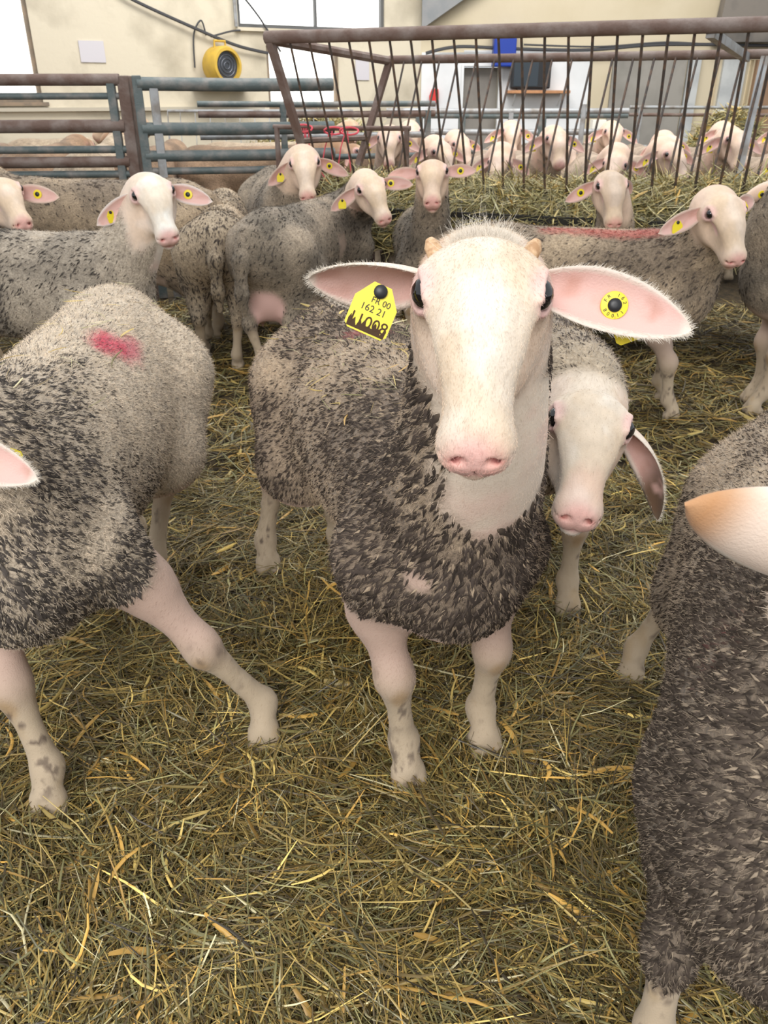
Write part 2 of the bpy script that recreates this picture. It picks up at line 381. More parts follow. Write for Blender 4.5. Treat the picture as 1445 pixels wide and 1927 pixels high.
        f.cap(fe, F+np.array((.006, 0, .045))*s, .023*s, .024*s, .015*s)
        for q in (1, -1):
            f.cap(F+np.array((.004, q*.0135, .04))*s, F+np.array((.020, q*.0155, .016))*s, .019*s, .018*s, .006)
            f.ell(F+np.array((-.012, q*.014, .016))*s, np.array((.02, .016, .018))*s, None, .008)
    f.chain([T(-.52, 0, .63), T(-.585, 0, .53), T(-.59, 0, .40), T(-.575, 0, .31)], np.array((.036, .03, .026, .014))*s, .03*s)
    if udder:
        f.ell(T(-.36, 0, .345), np.array((.10, .085, .105))*s, None, .04*s)
        for q in (1, -1): f.cap(T(-.37, q*.045, .27), T(-.365, q*.06, .215), .022*s, .011*s, .02*s)
    # head shapes (head frame: X to the nose, Y left, Z out of the forehead)
    E = lambda c, r, k=.025, R=None, sub=False: f.ell(HP(*c), np.array(r)*hs, HR if R is None else HR @ R, k*hs, sub)
    Cc = lambda a, b, r1, r2, k=.025, sub=False: f.cap(HP(*a), HP(*b), r1*hs, r2*hs, k*hs, sub)
    E((.080, 0, -.060), (.044, .055, .056), .03)                 # cranium
    for q in (1, -1): E((.066, q*.026, -.056), (.031, .034, .036), .025)
    for q in (1, -1):
        E((.086, q*.037, -.028), (.030, .027, .026), .025)        # brow and orbit
        E((.098, q*.028, -.078), (.052, .021, .038), .035)        # cheek
        Cc((.10, q*.036, -.05), (.17, q*.016, -.055), .022, .018, .03)   # cheek bone to muzzle
    Cc((.075, 0, -.032), (.14, 0, -.023), .045, .037, .035); Cc((.14, 0, -.024), (.212, 0, -.038), .037, .0285, .03)   # Roman nose
    Cc((.075, 0, -.105), (.20, 0, -.080), .033, .021, .035)          # jaw
    E((.216, 0, -.053), (.034, .030, .034), .025)
    for q in (1, -1): E((.230, q*.015, -.046), (.019, .018, .022), .018)
    for q in (1, -1): E((.145, q*.050, -.050), (.045, .012, .020), .035, None, True)
    E((.226, 0, -.084), (.020, .019, .011), .010)                # chin and lower lip
    if detail or hstep <= .0056:
        for q in (1, -1):
            Cc((.2485, q*.0125, -.036), (.236, q*.0265, -.044), .0040, .0048, .006, True)      # nostril slit
            Cc((.249, 0, -.071), (.212, q*.030, -.073), .0022, .0022, .006, True)       # mouth line
            E((.088, q*.0600, -.0140), (.0185, .013, .0160), .006, None, True)          # eye socket
            Cc((.069, q*.0560, -.006), (.104, q*.0520, -.0015), .0044, .0034, .006)       # upper lid
            Cc((.072, q*.0590, -.031), (.106, q*.0540, -.030), .0038, .0034, .006)         # lower lid
            Cc((.108, q*.053, -.030), (.140, q*.040, -.040), .003, .003, .012, True)    # tear groove
        Cc((.2515, 0, -.048), (.2485, 0, -.066), .0012, .0016, .005, True)
    hlo = np.min([HP(x, y, z) for x in (-.06, .27) for y in (-.085, .085) for z in (.03, -.14)], 0); hhi = np.max([HP(x, y, z) for x in (-.06, .27) for y in (-.085, .085) for z in (.03, -.14)], 0)
    V, Fq = f.mesh(step, [(hlo, hhi, hstep)]); V = smooth(V, Fq, 2 if hstep > .004 else 1, .45)
    # ---------- paint
    Hl = (V-H0) @ HR/hs                                        # head coordinates
    inhead = sstep(.035, .0, np.maximum(np.maximum(np.maximum(-Hl[:, 0]+.0, Hl[:, 0]-.28), np.abs(Hl[:, 1])-.085), np.maximum(-Hl[:, 2]-.125, Hl[:, 2]-.035)))
    nb = np.array(bz); dn = np.linalg.norm(V[:, None, :]-nb[None], axis=2); tn = dn.argmin(1)/(len(nb)-1); onneck = (dn.min(1) < nr[dn.argmin(1)]*1.5)
    nz = fbm(V, 14, 3)-.5; nz2 = fbm(V, 45, 5)-.5
    neckw = np.where(onneck & (tn > .12), sstep(neck_bare+.16, neck_bare-.02, tn+nz*.35), 1.0)
    zlim = np.where(V[:, 0] > .12*s, flim*s, np.where(V[:, 0] < -.34*s, hlim*s, belly*s)); wool = sstep(zlim-.012, zlim+.025, V[:, 2]+nz*.05)*neckw*(1-inhead)
    if leg_bare:
        for kn, el in knees:
            ba = kn-el; t = np.clip((V-el) @ ba/(ba @ ba), -.3, 1); dl = np.linalg.norm(V-el-t[:, None]*ba, axis=1)
            wool = wool*(1-sstep(.072*s, .055*s, dl)*sstep(leg_bare*s+.02, leg_bare*s-.02, V[:, 2]+nz*.06))
    wool = np.where((V[:, 0] < -.5*s) & (np.abs(V[:, 1]-bend*V[:, 0]**2) < .05*s) & (V[:, 2] > .3*s), 1.0, wool)
    if udder:
        ud = ((V-T(-.36, 0, .32))/np.array((.125, .105, .135))/s); wool = wool*sstep(.85, 1.1, np.linalg.norm(ud, axis=1))
    for c, r in bare: wool = wool*(1-sstep(1.15, .8, np.linalg.norm((V-loc(c))/np.array(r), axis=1)+nz*.9))
    pt = fbm(V*np.array((1, 1, 1.3)), 7, 11); big = fbm(V, 3.2, 21)
    dk = np.clip(sstep(.36, .68, pt*.6+big*.4), 0, 1)
    if dark_fn is not None: dk = np.clip(dk+dark_fn(V), 0, 1)
    wcol = mixc(np.tile(np.array(pal['light']), (len(V), 1)), pal['dark'], dk)
    fine = fbm(V, 90, 31)-.5; wcol = wcol*(1+fine[:, None]*.6)
    skin = np.tile(LEG if leg is None else leg, (len(V), 1))
    lowleg = sstep(.30, .18, V[:, 2]/s)*(1-inhead); skin = mixc(skin, (.48, .38, .27), lowleg)
    skin = mixc(skin, (.42, .30, .17), sstep(.55, .72, fbm(V, 22, 8))*lowleg*.55)
    for kn, el in knees: skin = mixc(skin, (.40, .26, .13), sstep(1.1, .4, np.linalg.norm((V-kn-np.array((.028, 0, -.022))*s)/np.array((.022, .022, .034))/s, axis=1)+nz*.8)*.75)
    skin = mixc(skin, (.10, .07, .055), lowleg*sstep(.60, .70, fbm(V, 60, 91))*sstep(.42, .6, fbm(V, 9, 92))*.8)
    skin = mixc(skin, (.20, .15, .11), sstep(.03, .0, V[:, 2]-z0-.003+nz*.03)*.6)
    face = np.array(pal['face']); neckc = mixc(np.tile(face*np.array((.97, .9, .84)), (len(V), 1)), PINK, sstep(.5, .7, fbm(V, 12, 17))*.35)
    onn = np.where(onneck, np.clip((tn-.05)*4, 0, 1), 0)*(V[:, 2] > .38*s); skin = skin*(1-onn[:, None])+neckc*onn[:, None]
    fc = np.tile(face*np.array((.92, .87, .82)), (len(V), 1)); fc = mixc(fc, np.minimum(face*.99, .76), sstep(.030, .006, np.abs(Hl[:, 1])+nz*.02)*sstep(.02, .06, Hl[:, 0])*.9); fc = mixc(fc, (.62, .46, .30), sstep(.42, .68, fbm(V, 16, 41))*.5); fc = mixc(fc, (.70, .50, .44), sstep(.022, .045, np.abs(Hl[:, 1]))*sstep(.0, -.05, Hl[:, 2])*.3)
    fc = mixc(fc, (.70, .52, .36), sstep(.02, .05, np.abs(Hl[:, 1]))*sstep(.05, .11, Hl[:, 0])*.28)
    ys = np.abs(Hl[:, 1]); nose = sstep(.030, .014, np.linalg.norm((Hl-np.array((.245, 0, -.045)))*np.array((.62, .75, .68)), axis=1)+nz*.006)
    fc = mixc(fc, (.74, .37, .33), nose*.75)
    fc = mixc(fc, (.50, .17, .15), sstep(.010, .004, np.linalg.norm(np.stack([Hl[:, 0]-.242, ys-.0195, Hl[:, 2]+.040], 1), axis=1))*.9)
    fc = mixc(fc, (.66, .30, .30), sstep(.0045, .001, np.abs(Hl[:, 2]+.0725))*sstep(.20, .23, Hl[:, 0])*.75)
    ed = np.linalg.norm(np.stack([Hl[:, 0]-.088, ys-.058, Hl[:, 2]+.0165], 1), axis=1); fc = mixc(fc, (.74, .47, .44), sstep(.034, .018, ed)*.75)
    fc = mixc(fc, (.20, .10, .09), sstep(.0165, .0135, ed)*.9)
    tg = np.abs(Hl[:, 2]+.028+(Hl[:, 0]-.10)*.35); tear = sstep(.012, .004, tg)*sstep(.095, .11, Hl[:, 0])*sstep(.155, .13, Hl[:, 0])*(ys > .025); fc = mixc(fc, (.72, .44, .44), tear*.75)
    fc = fc*(1+(fbm((V-H0) @ HR*np.array((.35, 1, 1)), 170, 51)-.5)[:, None]*.28); skin = skin*(1-inhead[:, None])+fc*inhead[:, None]
    if udder: skin = mixc(skin, (.66, .42, .37), sstep(1.15, .9, np.linalg.norm(ud, axis=1)))
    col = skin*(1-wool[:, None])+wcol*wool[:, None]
    for c, r, rgb, st in marks: col = mixc(col, rgb, sstep(1.2, .35, np.linalg.norm((V-loc(c))/np.array(r), axis=1)+nz*.5+nz2*.6)*st)
    # ---------- ears
    er = ears or {}
    allV, allF, allC, allW = [V], [Fq], [col], [wool]; off = len(V); earinfo = {}
    for key, q in (('L', 1), ('R', -1)):
        d = dict(e=HR @ np.array((-.05, q, -.12)), n=HR @ np.array((.55, 0, .35)), L=.135, w=.036, droop=(0, 0, -.03))
        if key in er:
            u = er[key]; d.update({k: (locd(v) if k in ('e', 'n', 'droop') else v) for k, v in u.items()})
        else: d['droop'] = np.array(d['droop'])
        rt = HP(.052, q*.048, -.052); eV, eF, uv = ear_mesh(rt, np.array(d['e']), np.array(d['n']), d['L']*hs, d['w']*hs, np.array(d['droop'])*hs, detail or hstep <= .0045)
        rim = np.maximum(np.abs(uv[:, 1]), uv[:, 0]**3); inner = (uv[:, 2] == 0)
        ec = np.tile(face*np.array((1, .88, .84)), (len(eV), 1)); ec[inner] = np.array((.72, .46, .41))
        ec = mixc(ec, (.50, .24, .18), np.where(inner, sstep(.48, .68, fbm(eV, 28, 6))*sstep(.9, .5, np.abs(uv[:, 1]))*.6, 0))
        ec = mixc(ec, face, sstep(.74, .95, rim)*.85)
        if d.get('stain') is not None: ec = mixc(ec, d['stain'], sstep(.45, .75, uv[:, 0])*sstep(.38, .5, fbm(eV, 20, 9))*.9)
        if d.get('tip') is not None: ec = mixc(ec, d['tip'], sstep(.72, .92, uv[:, 0])*.85)
        ee = unit(np.array(d['e'])); nn = np.array(d['n']); nn = unit(nn-ee*(nn@ee)); earinfo[key] = (rt, ee, nn, d['L']*hs, d['w']*hs, np.array(d['droop'])*hs)
        allV.append(eV); allF.append(eF+off); off += len(eV); allC.append(ec); allW.append(np.zeros(len(eV)))
    VV, FF, CC, WW = np.concatenate(allV), np.concatenate(allF), np.clip(np.concatenate(allC), .01, .95), np.concatenate(allW)
    body = link('body', np_mesh('body', VV, FF, matl or M_SHEEP, attrs=dict(col=CC, wool=WW)), R0)
    for q in (1, -1):
        e = MB(); c = HP(.088, q*(.0500 if detail else .0515), -.0155); e.lathe([(.0001, -.0158), (.0065, -.0144), (.0114, -.0109), (.0149, -.0055), (.0158, 0), (.0149, .0055), (.0114, .0109), (.0065, .0144), (.0001, .0158)], 20 if detail else 10, Matrix.Translation(c) @ Matrix.Scale(hs*(1 if detail else .84), 4)).build('eye', M_EYE, R0, True)
    if horn:
        for q in (1, -1):
            MB().tube([HP(.026, q*.044, -.045), HP(.016, q*.050, -.038), HP(.010, q*.053, -.036)], .01, 12, [.009*hs, .0085*hs, .004*hs]).build('horn_bud', M_HORN, R0, True)
    # ---------- ear tags
    for t in tags: add_tag(R0, earinfo[t['ear']], hs, **{k: (locd(v) if k == 'tilt' else v) for k, v in t.items() if k != 'ear'})
    # ---------- fleece
    fw = wool[Fq].mean(1)
    back = lambda P, N: unit((lambda d: d-N*np.sum(d*N, 1, keepdims=True))(np.tile(np.array((-.75, 0, -.75)), (len(P), 1))+rng.normal(size=(len(P), 3))*.28)+1e-6)
    if locks:
        cen = V[Fq].mean(1); dq = np.clip(sstep(.30, .62, fbm(cen*np.array((1, 1, 1.3)), 7, 11)*.6+fbm(cen, 3.2, 21)*.4)+(dark_fn(cen) if dark_fn is not None else 0), 0, 1)
        P, N, fi = scatter(V, Fq, np.where(fw > .45, fw, 0)*(.10+.90*dq), locks); n = len(P); D = back(P, N); S = np.cross(N, D)
        pn = fbm(P*np.array((1, 1, 1.3)), 7, 11)*.6+fbm(P, 3.2, 21)*.4; dd = np.clip(sstep(.30, .62, pn), 0, 1)
        if dark_fn is not None: dd = np.clip(dd+dark_fn(P), 0, 1)
        isd = (rng.random(n) < (.45+.4*dd)); sz = np.where(isd, 1, .6)*lock_size*(.6+.8*dd)*rng.lognormal(0, .3, n); sz = sz*(1+.7*sstep(.12, .36, P[:, 0]/s)*(lock_front)); Ln = .0120*sz; Wd = .0014*sz*rng.uniform(.7, 1.3, n)
        lift = rng.uniform(.0008, .0030, n)*(.6+.7*dd)
        o = lambda a, b, c: P+D*(Ln*a)[:, None]+S*(Wd*b)[:, None]+N*(lift*c)[:, None]
        z = np.zeros(n); on = np.ones(n)
        vs = np.stack([o(-.5*on, 0*on, -.6*on), o(-.05*on, on, .35*on), o(.0*on, z, 1.1*on), o(-.05*on, -on, .35*on), o(.5*on, z, 1.25*on)], 1)
        base = np.arange(n)[:, None]*5
        tr = np.concatenate([base+np.array(q)[None] for q in ((0, 2, 1), (0, 3, 2), (1, 2, 4), (3, 4, 2))])
        c0 = np.where(isd[:, None], np.array(pal['lock'])[None]*rng.uniform(.65, 1.7, (n, 1)), np.array(pal['light'])[None]*rng.uniform(.5, .95, (n, 1)))
        c0 = np.where(isd[:, None], c0*np.clip(.45+dd*1.1, 0, 1)[:, None]+np.array(pal['light'])*.5*np.clip(.55-dd*1.1, 0, 1)[:, None], c0)
        for c, r, rgb, st in marks: c0 = mixc(c0, rgb, sstep(1.2, .35, np.linalg.norm((P-loc(c))/np.array(r), axis=1)+rng.normal(size=n)*.15)*st)
        cl = np.array(pal['light'])[None]*.8
        cv = np.stack([c0*.55+cl*.45, c0, c0, c0, c0*.9], 1).reshape(-1, 3)
        fl = link('fleece', np_mesh('fleece', vs.reshape(-1, 3), tr, M_LOCK, attrs=dict(col=cv)), R0)
        if fuzz:
            P, N, fi = scatter(V, Fq, np.where(fw > .3, fw, 0), fuzz); n = len(P); D = unit(back(P, N)*.8+N*rng.uniform(.35, 1.0, (n, 1)))
            fcx = np.where(rng.random((n, 1)) < .8, CC[Fq[fi][:, 0]]*rng.uniform(.85, 1.5, (n, 1)), np.array(pal['lock'])*rng.uniform(.8, 2.2, (n, 1)))
            strands('wool_fibres', P, D, rng.uniform(.003, .0085, n)*lock_size**.5, .00042*(1.3 if step > .011 else 1), np.clip(fcx, 0, .9), fl, .5, 3)
    if face_fuzz:
        fh = (inhead[Fq].mean(1) > .6)*(ed[Fq].min(1) > .018)*1.0+((wool[Fq].mean(1) < .2) & (inhead[Fq].mean(1) < .6) & (V[Fq[:, 0]][:, 2] > .06*s))*.45
        P, N, fi = scatter(V, Fq, fh, face_fuzz); n = len(P); hx = HR[:, 0]
        d = np.tile(hx*.9, (n, 1))+unit(P-H0)*.15+np.outer(np.sign((P-H0)@HR[:, 1])*np.minimum(np.abs((P-H0)@HR[:, 1])/.05, 1), HR[:, 1])*.5; d = unit(d-N*np.sum(d*N, 1, keepdims=True)); D = unit(d+N*.22+rng.normal(size=(n, 3))*.12)
        up = sstep(.03, .0, ((P-H0)@HR)[:, 0]/hs)
        hr = strands('face_hair', P, D, rng.uniform(.002, .0045, n)*(1+1.2*up), .00018, np.clip(CC[Fq[fi][:, 0]]*rng.uniform(.78, 1.12, (n, 1)), 0, .85), R0, .2, 3)
        # ear fringe
        Pe, De = [], []
        for key in ('L', 'R'):
            rt, ee, nn, L_, w_, dr = earinfo[key]; ss = np.cross(ee, nn); u = rng.random(1500)**.8; v = np.where(rng.random(1500) < .5, -1, 1)*rng.uniform(.75, 1, 1500)
            w = w_*(.42+.58*np.sin(np.minimum(u/.45, 1)*np.pi/2))*np.where(u < .42, 1, np.maximum(1-(np.maximum(u-.42, 0)/.58)**2.3, 0)**.75); cup = .75*w_*(1-.75*u)
            Pe.append(rt+np.outer(L_*u, ee)+np.outer(w*v, ss)+np.outer(cup*(v*v-.5)*(w/w_), nn)+np.outer(u*u, dr))
            De.append(unit(np.outer(v, ss)*.6+np.outer(np.ones(1500), ee)*.7+rng.normal(size=(1500, 3))*.25))
        Pe, De = np.concatenate(Pe), np.concatenate(De)
        strands('ear_fringe', Pe, De, rng.uniform(.003, .007, len(Pe)), .0002, np.tile(face, (len(Pe), 1)), R0, .3, 3)
    if straw:
        P, N, fi = scatter(V, Fq, fw*np.clip((face_normals(V, Fq)[0][:, 2]-.45)*2, 0, 1), straw); n = len(P); P = (P+N*.006) @ Rw.T+root
        yw, pi_, L, Wd, C, bd, ro = stalks(n, P, .015, .028, .0015, .18, (1, 2, 3, 1, 3, .3, .2, 3))
        V_, F_, C_ = blades(P, yw, pi_, np.minimum(L, .09), Wd, C, bd, ro)
        tag(link('straw_wisps', np_mesh('straw_wisps', V_, F_, M_STRAW, attrs=dict(col=C_))), 'loose straw wisps lying on the back of the '+('middle' if horn else 'left foreground')+' sheep', 'straw', kind='stuff')
    if tuft:
        th = rng.random(tuft)*2*np.pi; rr = np.sqrt(rng.random(tuft)); p = np.stack([.034-.018*rr*np.cos(th), .034*rr*np.sin(th), -.016-.012*rr**2], 1)
        P = np.array([HP(*q) for q in p]); D = unit(np.outer(np.ones(tuft), HR @ np.array((-.9, 0, .45)))+rng.normal(size=(tuft, 3))*.45)
        strands('poll_tuft', P, D, rng.lognormal(math.log(.012), .35, tuft), .00022, np.tile(face, (tuft, 1))*rng.uniform(.85, 1.1, (tuft, 1)), R0, .5, 4)
    return R0
def text_mesh(name, body, size, m, M, parent, depth=.0006):
    cu = bpy.data.curves.new(name, 'FONT'); cu.body = body; cu.size = size; cu.align_x = 'CENTER'; cu.align_y = 'CENTER'; cu.extrude = depth
    t = bpy.data.objects.new(name, cu); COL.objects.link(t); bpy.context.view_layer.update()
    me = bpy.data.meshes.new_from_object(t.evaluated_get(bpy.context.evaluated_depsgraph_get())); bpy.data.objects.remove(t); bpy.data.curves.remove(cu)
    me.transform(M); me.materials.clear(); me.materials.append(m); me.name = name; return link(name, me, parent)
def add_tag(R0, info, hs, kind='plate', u=.5, v=0.0, up=None, size=1.0, side=1, writing=False, spin=0.0, off=0.0, tilt=None):
    rt, ee, nn, L, w, dr = info; ss = np.cross(ee, nn); p = rt+ee*(L*u)+ss*(w*v)+nn*(w*(-.38+.75*v*v)*(1-.75*u)+.003*side+off)+dr*u*u
    z = unit(nn*side if tilt is None else np.array(tilt, float)); y = unit(np.array((0, 0, 1.))-z*z[2]+1e-6); x = np.cross(y, z)
    M = Matrix([[x[0], y[0], z[0], p[0]], [x[1], y[1], z[1], p[1]], [x[2], y[2], z[2], p[2]], [0, 0, 0, 1]]) @ Matrix.Rotation(spin, 4, 'Z') @ Matrix.Scale(size, 4)
    T = MB()
    if kind == 'disc':
        T.lathe([(.0045, .0), (.0135, .0), (.0145, .0008), (.0140, .0018), (.006, .0026)], 28, M); o = T.build('ear_tag', M_TAG, R0, True)
        MB().lathe([(.0072, .001), (.0072, .0045), (.0055, .0062), (.002, .0066)], 20, M).build('tag_stud', M_BLACK, o, True)
        if writing:
            for i, ch in enumerate('FR 162 11008'):
                a = math.pi*(.85+1.3*0) - i*2*math.pi/13
                if ch != ' ': text_mesh('lettering', ch, .0052, M_INK, M @ Matrix.Translation((math.cos(a)*.0105, math.sin(a)*.0105, .0024)) @ Matrix.Rotation(a-math.pi/2, 4, 'Z'), o, .0002)
    else:
        pts = [(-.008, .006), (.008, .006), (.0195, -.010), (.0195, -.034), (.0155, -.038), (-.0155, -.038), (-.0195, -.034), (-.0195, -.010)]
        T.prism(pts, 0, .0016, M); o = T.build('ear_tag', M_TAG, R0)
        MB().lathe([(.006, .001), (.006, .004), (.004, .0055)], 16, M).build('tag_stud', M_BLACK if side > 0 else M_TAG, o, True)
        if writing:
            text_mesh('lettering', 'FR 00', .0075, M_INK, M @ Matrix.Translation((.004, -.0085, .0018)), o, .0003)
            text_mesh('lettering', '162 21', .0085, M_INK, M @ Matrix.Translation((0, -.0165, .0018)), o, .0003)
            text_mesh('lettering', '11008', .0145, M_DIRT, M @ Matrix.Translation((0, -.0285, .0018)), o, .0005)
            q = []
            for i in range(26): q.append((-.0175+.035*i/25, -.0300+.0028*math.sin(i*1.9)+.002*math.sin(i*.8)))
            MB().prism([(-.0172, -.0365), (.0172, -.0365)]+[(x_, y_) for x_, y_ in reversed(q)], .0016, .0021, M).build('dirt_crust', M_DIRT, o)
    return o
def copy_tree(o, parent=None):
    c = o.copy(); COL.objects.link(c)
    if parent is not None: c.parent = parent
    for ch in list(o.children): copy_tree(ch, c)
    return c

# ------------------------------------------------------------------ the barn
def struct(o): o['kind'] = 'structure'; return o
def floor_mesh():
    xs = np.concatenate([np.linspace(-8, -2.2, 20), np.linspace(-2.1, 2.6, 140), np.linspace(2.8, 9, 20)]); ys = np.concatenate([np.linspace(-3, .2, 12), np.linspace(.25, 4.5, 130), np.linspace(4.7, 13, 28)])
    X, Y = np.meshgrid(xs, ys, indexing='ij'); P = np.stack([X.ravel(), Y.ravel(), 0*X.ravel()], 1)
    P[:, 2] = ground_z(P); i = np.arange(len(xs)-1)[:, None]*len(ys)+np.arange(len(ys)-1)[None]; i = i.ravel()
    return P, np.stack([i, i+len(ys), i+len(ys)+1, i+1], 1)
def ground_z(P):
    Q = np.stack([P[:, 0], P[:, 1], 0*P[:, 0]], 1); return (fbm(Q, 6, 77)-.5)*.045-.012
V, Fq = floor_mesh()
mf = mat('trodden_bedding', (.030, .020, .008), .9, noise=((.075, .05, .02), 35, .4, .62), bump=(90, .8))
struct(link('floor', np_mesh('floor', V, Fq, mf)))
# left wall with its windows: runs from WA towards the corner WB
WA = Vector((-3.25, 8.0, 0)); WB = Vector((.40, 10.0, 0)); wd = (WB-WA).normalized(); wn = Vector((-wd.y, wd.x, 0))
MW = Matrix(((wd.x, wn.x, 0, WA.x), (wd.y, wn.y, 0, WA.y), (0, 0, 1, 0), (0, 0, 0, 1)))   # wall frame: t along, depth outwards, z up
def wall_with_holes(name, M, t0, t1, z0, z1, holes, th, m):
    ts = sorted({t0, t1, *[h[0] for h in holes], *[h[1] for h in holes]}); zs = sorted({z0, z1, *[h[2] for h in holes], *[h[3] for h in holes]}); b = MB()
    for a, c in zip(ts, ts[1:]):
        for d, e in zip(zs, zs[1:]):
            mt, mz = (a+c)/2, (d+e)/2
            if not any(h[0] < mt < h[1] and h[2] < mz < h[3] for h in holes): b.box((a, 0, d), (c, th, e), M)
    return struct(b.build(name, m))
holes = [(-1.25, .20, 1.06, 2.3), (2.10, 3.72, 1.70, 2.4), (2.37, 3.17, .98, 1.555)]
wall_with_holes('wall_left', MW, -3.5, 4.17, -.2, 3.0, holes, .2, M_WALL)
mp = bpy.data.materials.new('daylit_pane'); mp.use_nodes = True; b_ = mp.node_tree.nodes['Principled BSDF']; b_.inputs['Base Color'].default_value = (.9, .93, .95, 1)
b_.inputs['Emission Color'].default_value = (1, .985, .93, 1); b_.inputs['Emission Strength'].default_value = 1.9
M_FRAME = mat('window_frame_wood', (.30, .22, .15), .7, noise=((.2, .16, .12), 10, .4, .6))
for i, (a, c, z0, z1) in enumerate(holes):
    W_ = struct(MB().box((a, .08, z0), (c, .10, z1), MW).build(f'window_{i+1}', mp))
    fr = MB(); w = .035
    fr.box((a, .03, z0), (a+w, .12, z1), MW).box((c-w, .03, z0), (c, .12, z1), MW).box((a+w, .03, z0), (c-w, .12, z0+w), MW)
    if i == 1: fr.box((2.93, .04, z0+w), (2.955, .12, z1), MW)
    fr.build('frame', M_FRAME if i != 1 else mat('dark_frame', (.10, .10, .10), .6), W_)
    MB().box((a-.04, -.04, z0-.03), (c+.04, .12, z0), MW).build('window_sill', M_WALL if i == 1 else M_FRAME, W_)
struct(MB().box((-3.4, -.05, .985), (2.3, -.001, 1.015), MW).build('trim_1', mat('ledge_plaster', (.50, .45, .36), .9)))
# end wall
wall_with_holes('wall_back', Matrix.Translation((0, 10.0, 0)), .40, 9.0, -.2, 3.0, [(3.615, 3.675, -.2, 1.47), (4.0, 4.045, -.2, 1.46), (.87, 1.27, -.2, 1.40)], .2, M_WALLB)
for i, (a, c, z1) in enumerate(((3.615, 3.675, 1.47), (4.0, 4.045, 1.46))):
    struct(MB().box((a, 10.12, -.1), (c, 10.14, z1)).build(f'window_{i+4}', mp))
struct(MB().box((.41, 9.975, -.1), (.87, 9.999, 1.53)).box((1.27, 9.975, -.1), (2.26, 9.999, 1.55)).box((.87, 9.975, 1.40), (1.27, 9.999, 1.55)).build('trim_2', M_WHITE))
d1 = struct(MB().box((.88, 10.10, -.1), (1.26, 10.13, 1.39)).build('door_1', mat('door_grey', (.27, .25, .22), .7, noise=((.22, .2, .18), 4, .4, .6))))
MB().box((.85, 9.95, -.1), (.875, 10.05, 1.42)).box((1.265, 9.95, -.1), (1.30, 10.05, 1.42)).build('door_frame', M_WHITE, d1)
struct(MB().box((2.50, 9.96, -.1), (3.30, 9.999, 1.52)).build('trim_3', M_GREYC))
struct(MB().box((3.32, 9.94, -.1), (3.45, 9.999, 1.50)).box((3.70, 9.95, -.1), (3.95, 9.999, 1.48)).build('trim_4', mat('pale_sheeting', (.5, .51, .5), .7, noise=((.4, .41, .41), 5, .4, .6))))
struct(MB().box((4.06, 9.93, -.1), (4.9, 9.999, 1.46)).build('door_2', mat('brown_panel', (.32, .20, .12), .7, noise=((.25, .15, .09), 3, .4, .6))))
struct(MB().prism([(.40, 1.74), (1.35, 2.32), (1.35, 2.75), (.40, 2.75)], -9.98, -9.85, Matrix.Rotation(math.pi/2, 4, 'X')).build('beam', mat('grey_steel', (.20, .21, .22), .6, noise=((.25, .25, .25), 5, .4, .6))))
struct(MB().prism([(3.52, 1.62), (5.6, 1.62), (5.6, 2.9), (3.62, 2.9)], -9.95, -9.80, Matrix.Rotation(math.pi/2, 4, 'X')).build('trim_5', mat('dark_board', (.20, .175, .15), .85, noise=((.11, .10, .09), 2.5, .4, .6))))
# ------------------------------------------------------------------ small things on the walls
def wallp(t, d, z): return tuple(MW @ Vector((t, d, z)))
f = empty('fan_heater', wallp(1.84, -.17, 1.20), math.atan2(wd.y, wd.x)+.25); tag(f, 'round yellow fan heater with a dark grille on a ledge of the cream wall', 'heater')
RX = Matrix.Translation((0, 0, .165)) @ Matrix.Rotation(math.pi/2, 4, 'X')
MB().lathe([(.15, -.10), (.165, -.07), (.165, .09), (.15, .12), (.125, .122), (.120, .08)], 32, RX).build('housing', mat('heater_yellow', (.62, .40, .05), .5, noise=((.5, .32, .05), 9, .4, .6)), f, True)
g = MB().lathe([(.001, .085), (.118, .085), (.118, .09), (.001, .09)], 32, RX).build('grille', mat('grille_dark', (.04, .045, .055), .5), f)
for r in (.03, .06, .09): MB().tube([(r*math.cos(a), -.095, .165+r*math.sin(a)) for a in np.linspace(0, 2*math.pi, 25)], .003, 5).build('ring', mat('ring_grey', (.16, .17, .2), .4, .6), g)
MB().tube([(-.06, .0, .31), (-.06, 0, .37), (.06, 0, .37), (.06, 0, .31)], .012, 8).build('handle', MATS['heater_yellow'], f, True)
for x in (-.1, .1): MB().box((x-.02, -.09, -.005), (x+.02, .08, .03)).build('foot', M_BLACK, f)
tag(MB().box((1.58, -.32, 1.17), (2.12, -.001, 1.195), MW).build('wall_shelf', M_GREYC), 'grey ledge on the cream wall under the yellow heater', 'shelf')
tag(MB().box((.58, -.012, 1.38), (.80, -.002, 1.55), MW).build('paper_sheet', mat('plastic_paper', (.60, .57, .60), .35)), 'pale sheet of paper in a plastic sleeve on the cream wall', 'paper')
tag(MB().box((3.36, -.012, 1.26), (3.52, -.002, 1.52), MW).build('paper_sheet', MATS['plastic_paper']), 'white plastic sheet on the wall right of the lower window', 'paper')
def cable(pts, r, label, grp=None):
    P = [Vector(p) for p in pts]; out = []
    for i in range(len(P)-1):
        a, b, c, d = P[max(i-1, 0)], P[i], P[i+1], P[min(i+2, len(P)-1)]
        for k in range(8):
            t = k/8; out.append(.5*((2*b)+(-a+c)*t+(2*a-5*b+4*c-d)*t*t+(-a+3*b-3*c+d)*t**3))
    out.append(P[-1]); return tag(MB().tube(out, r, 6).build('cable', mat('cable_dark', (.05, .05, .055), .6), None, True), label, 'cable', grp)
cable([wallp(.95, -.05, 1.97), wallp(1.12, -.05, 1.87), wallp(1.63, -.06, 1.68), wallp(2.04, -.06, 1.545), wallp(2.37, -.05, 1.485)], .014, 'thick dark cable sagging across the cream wall above the yellow heater')
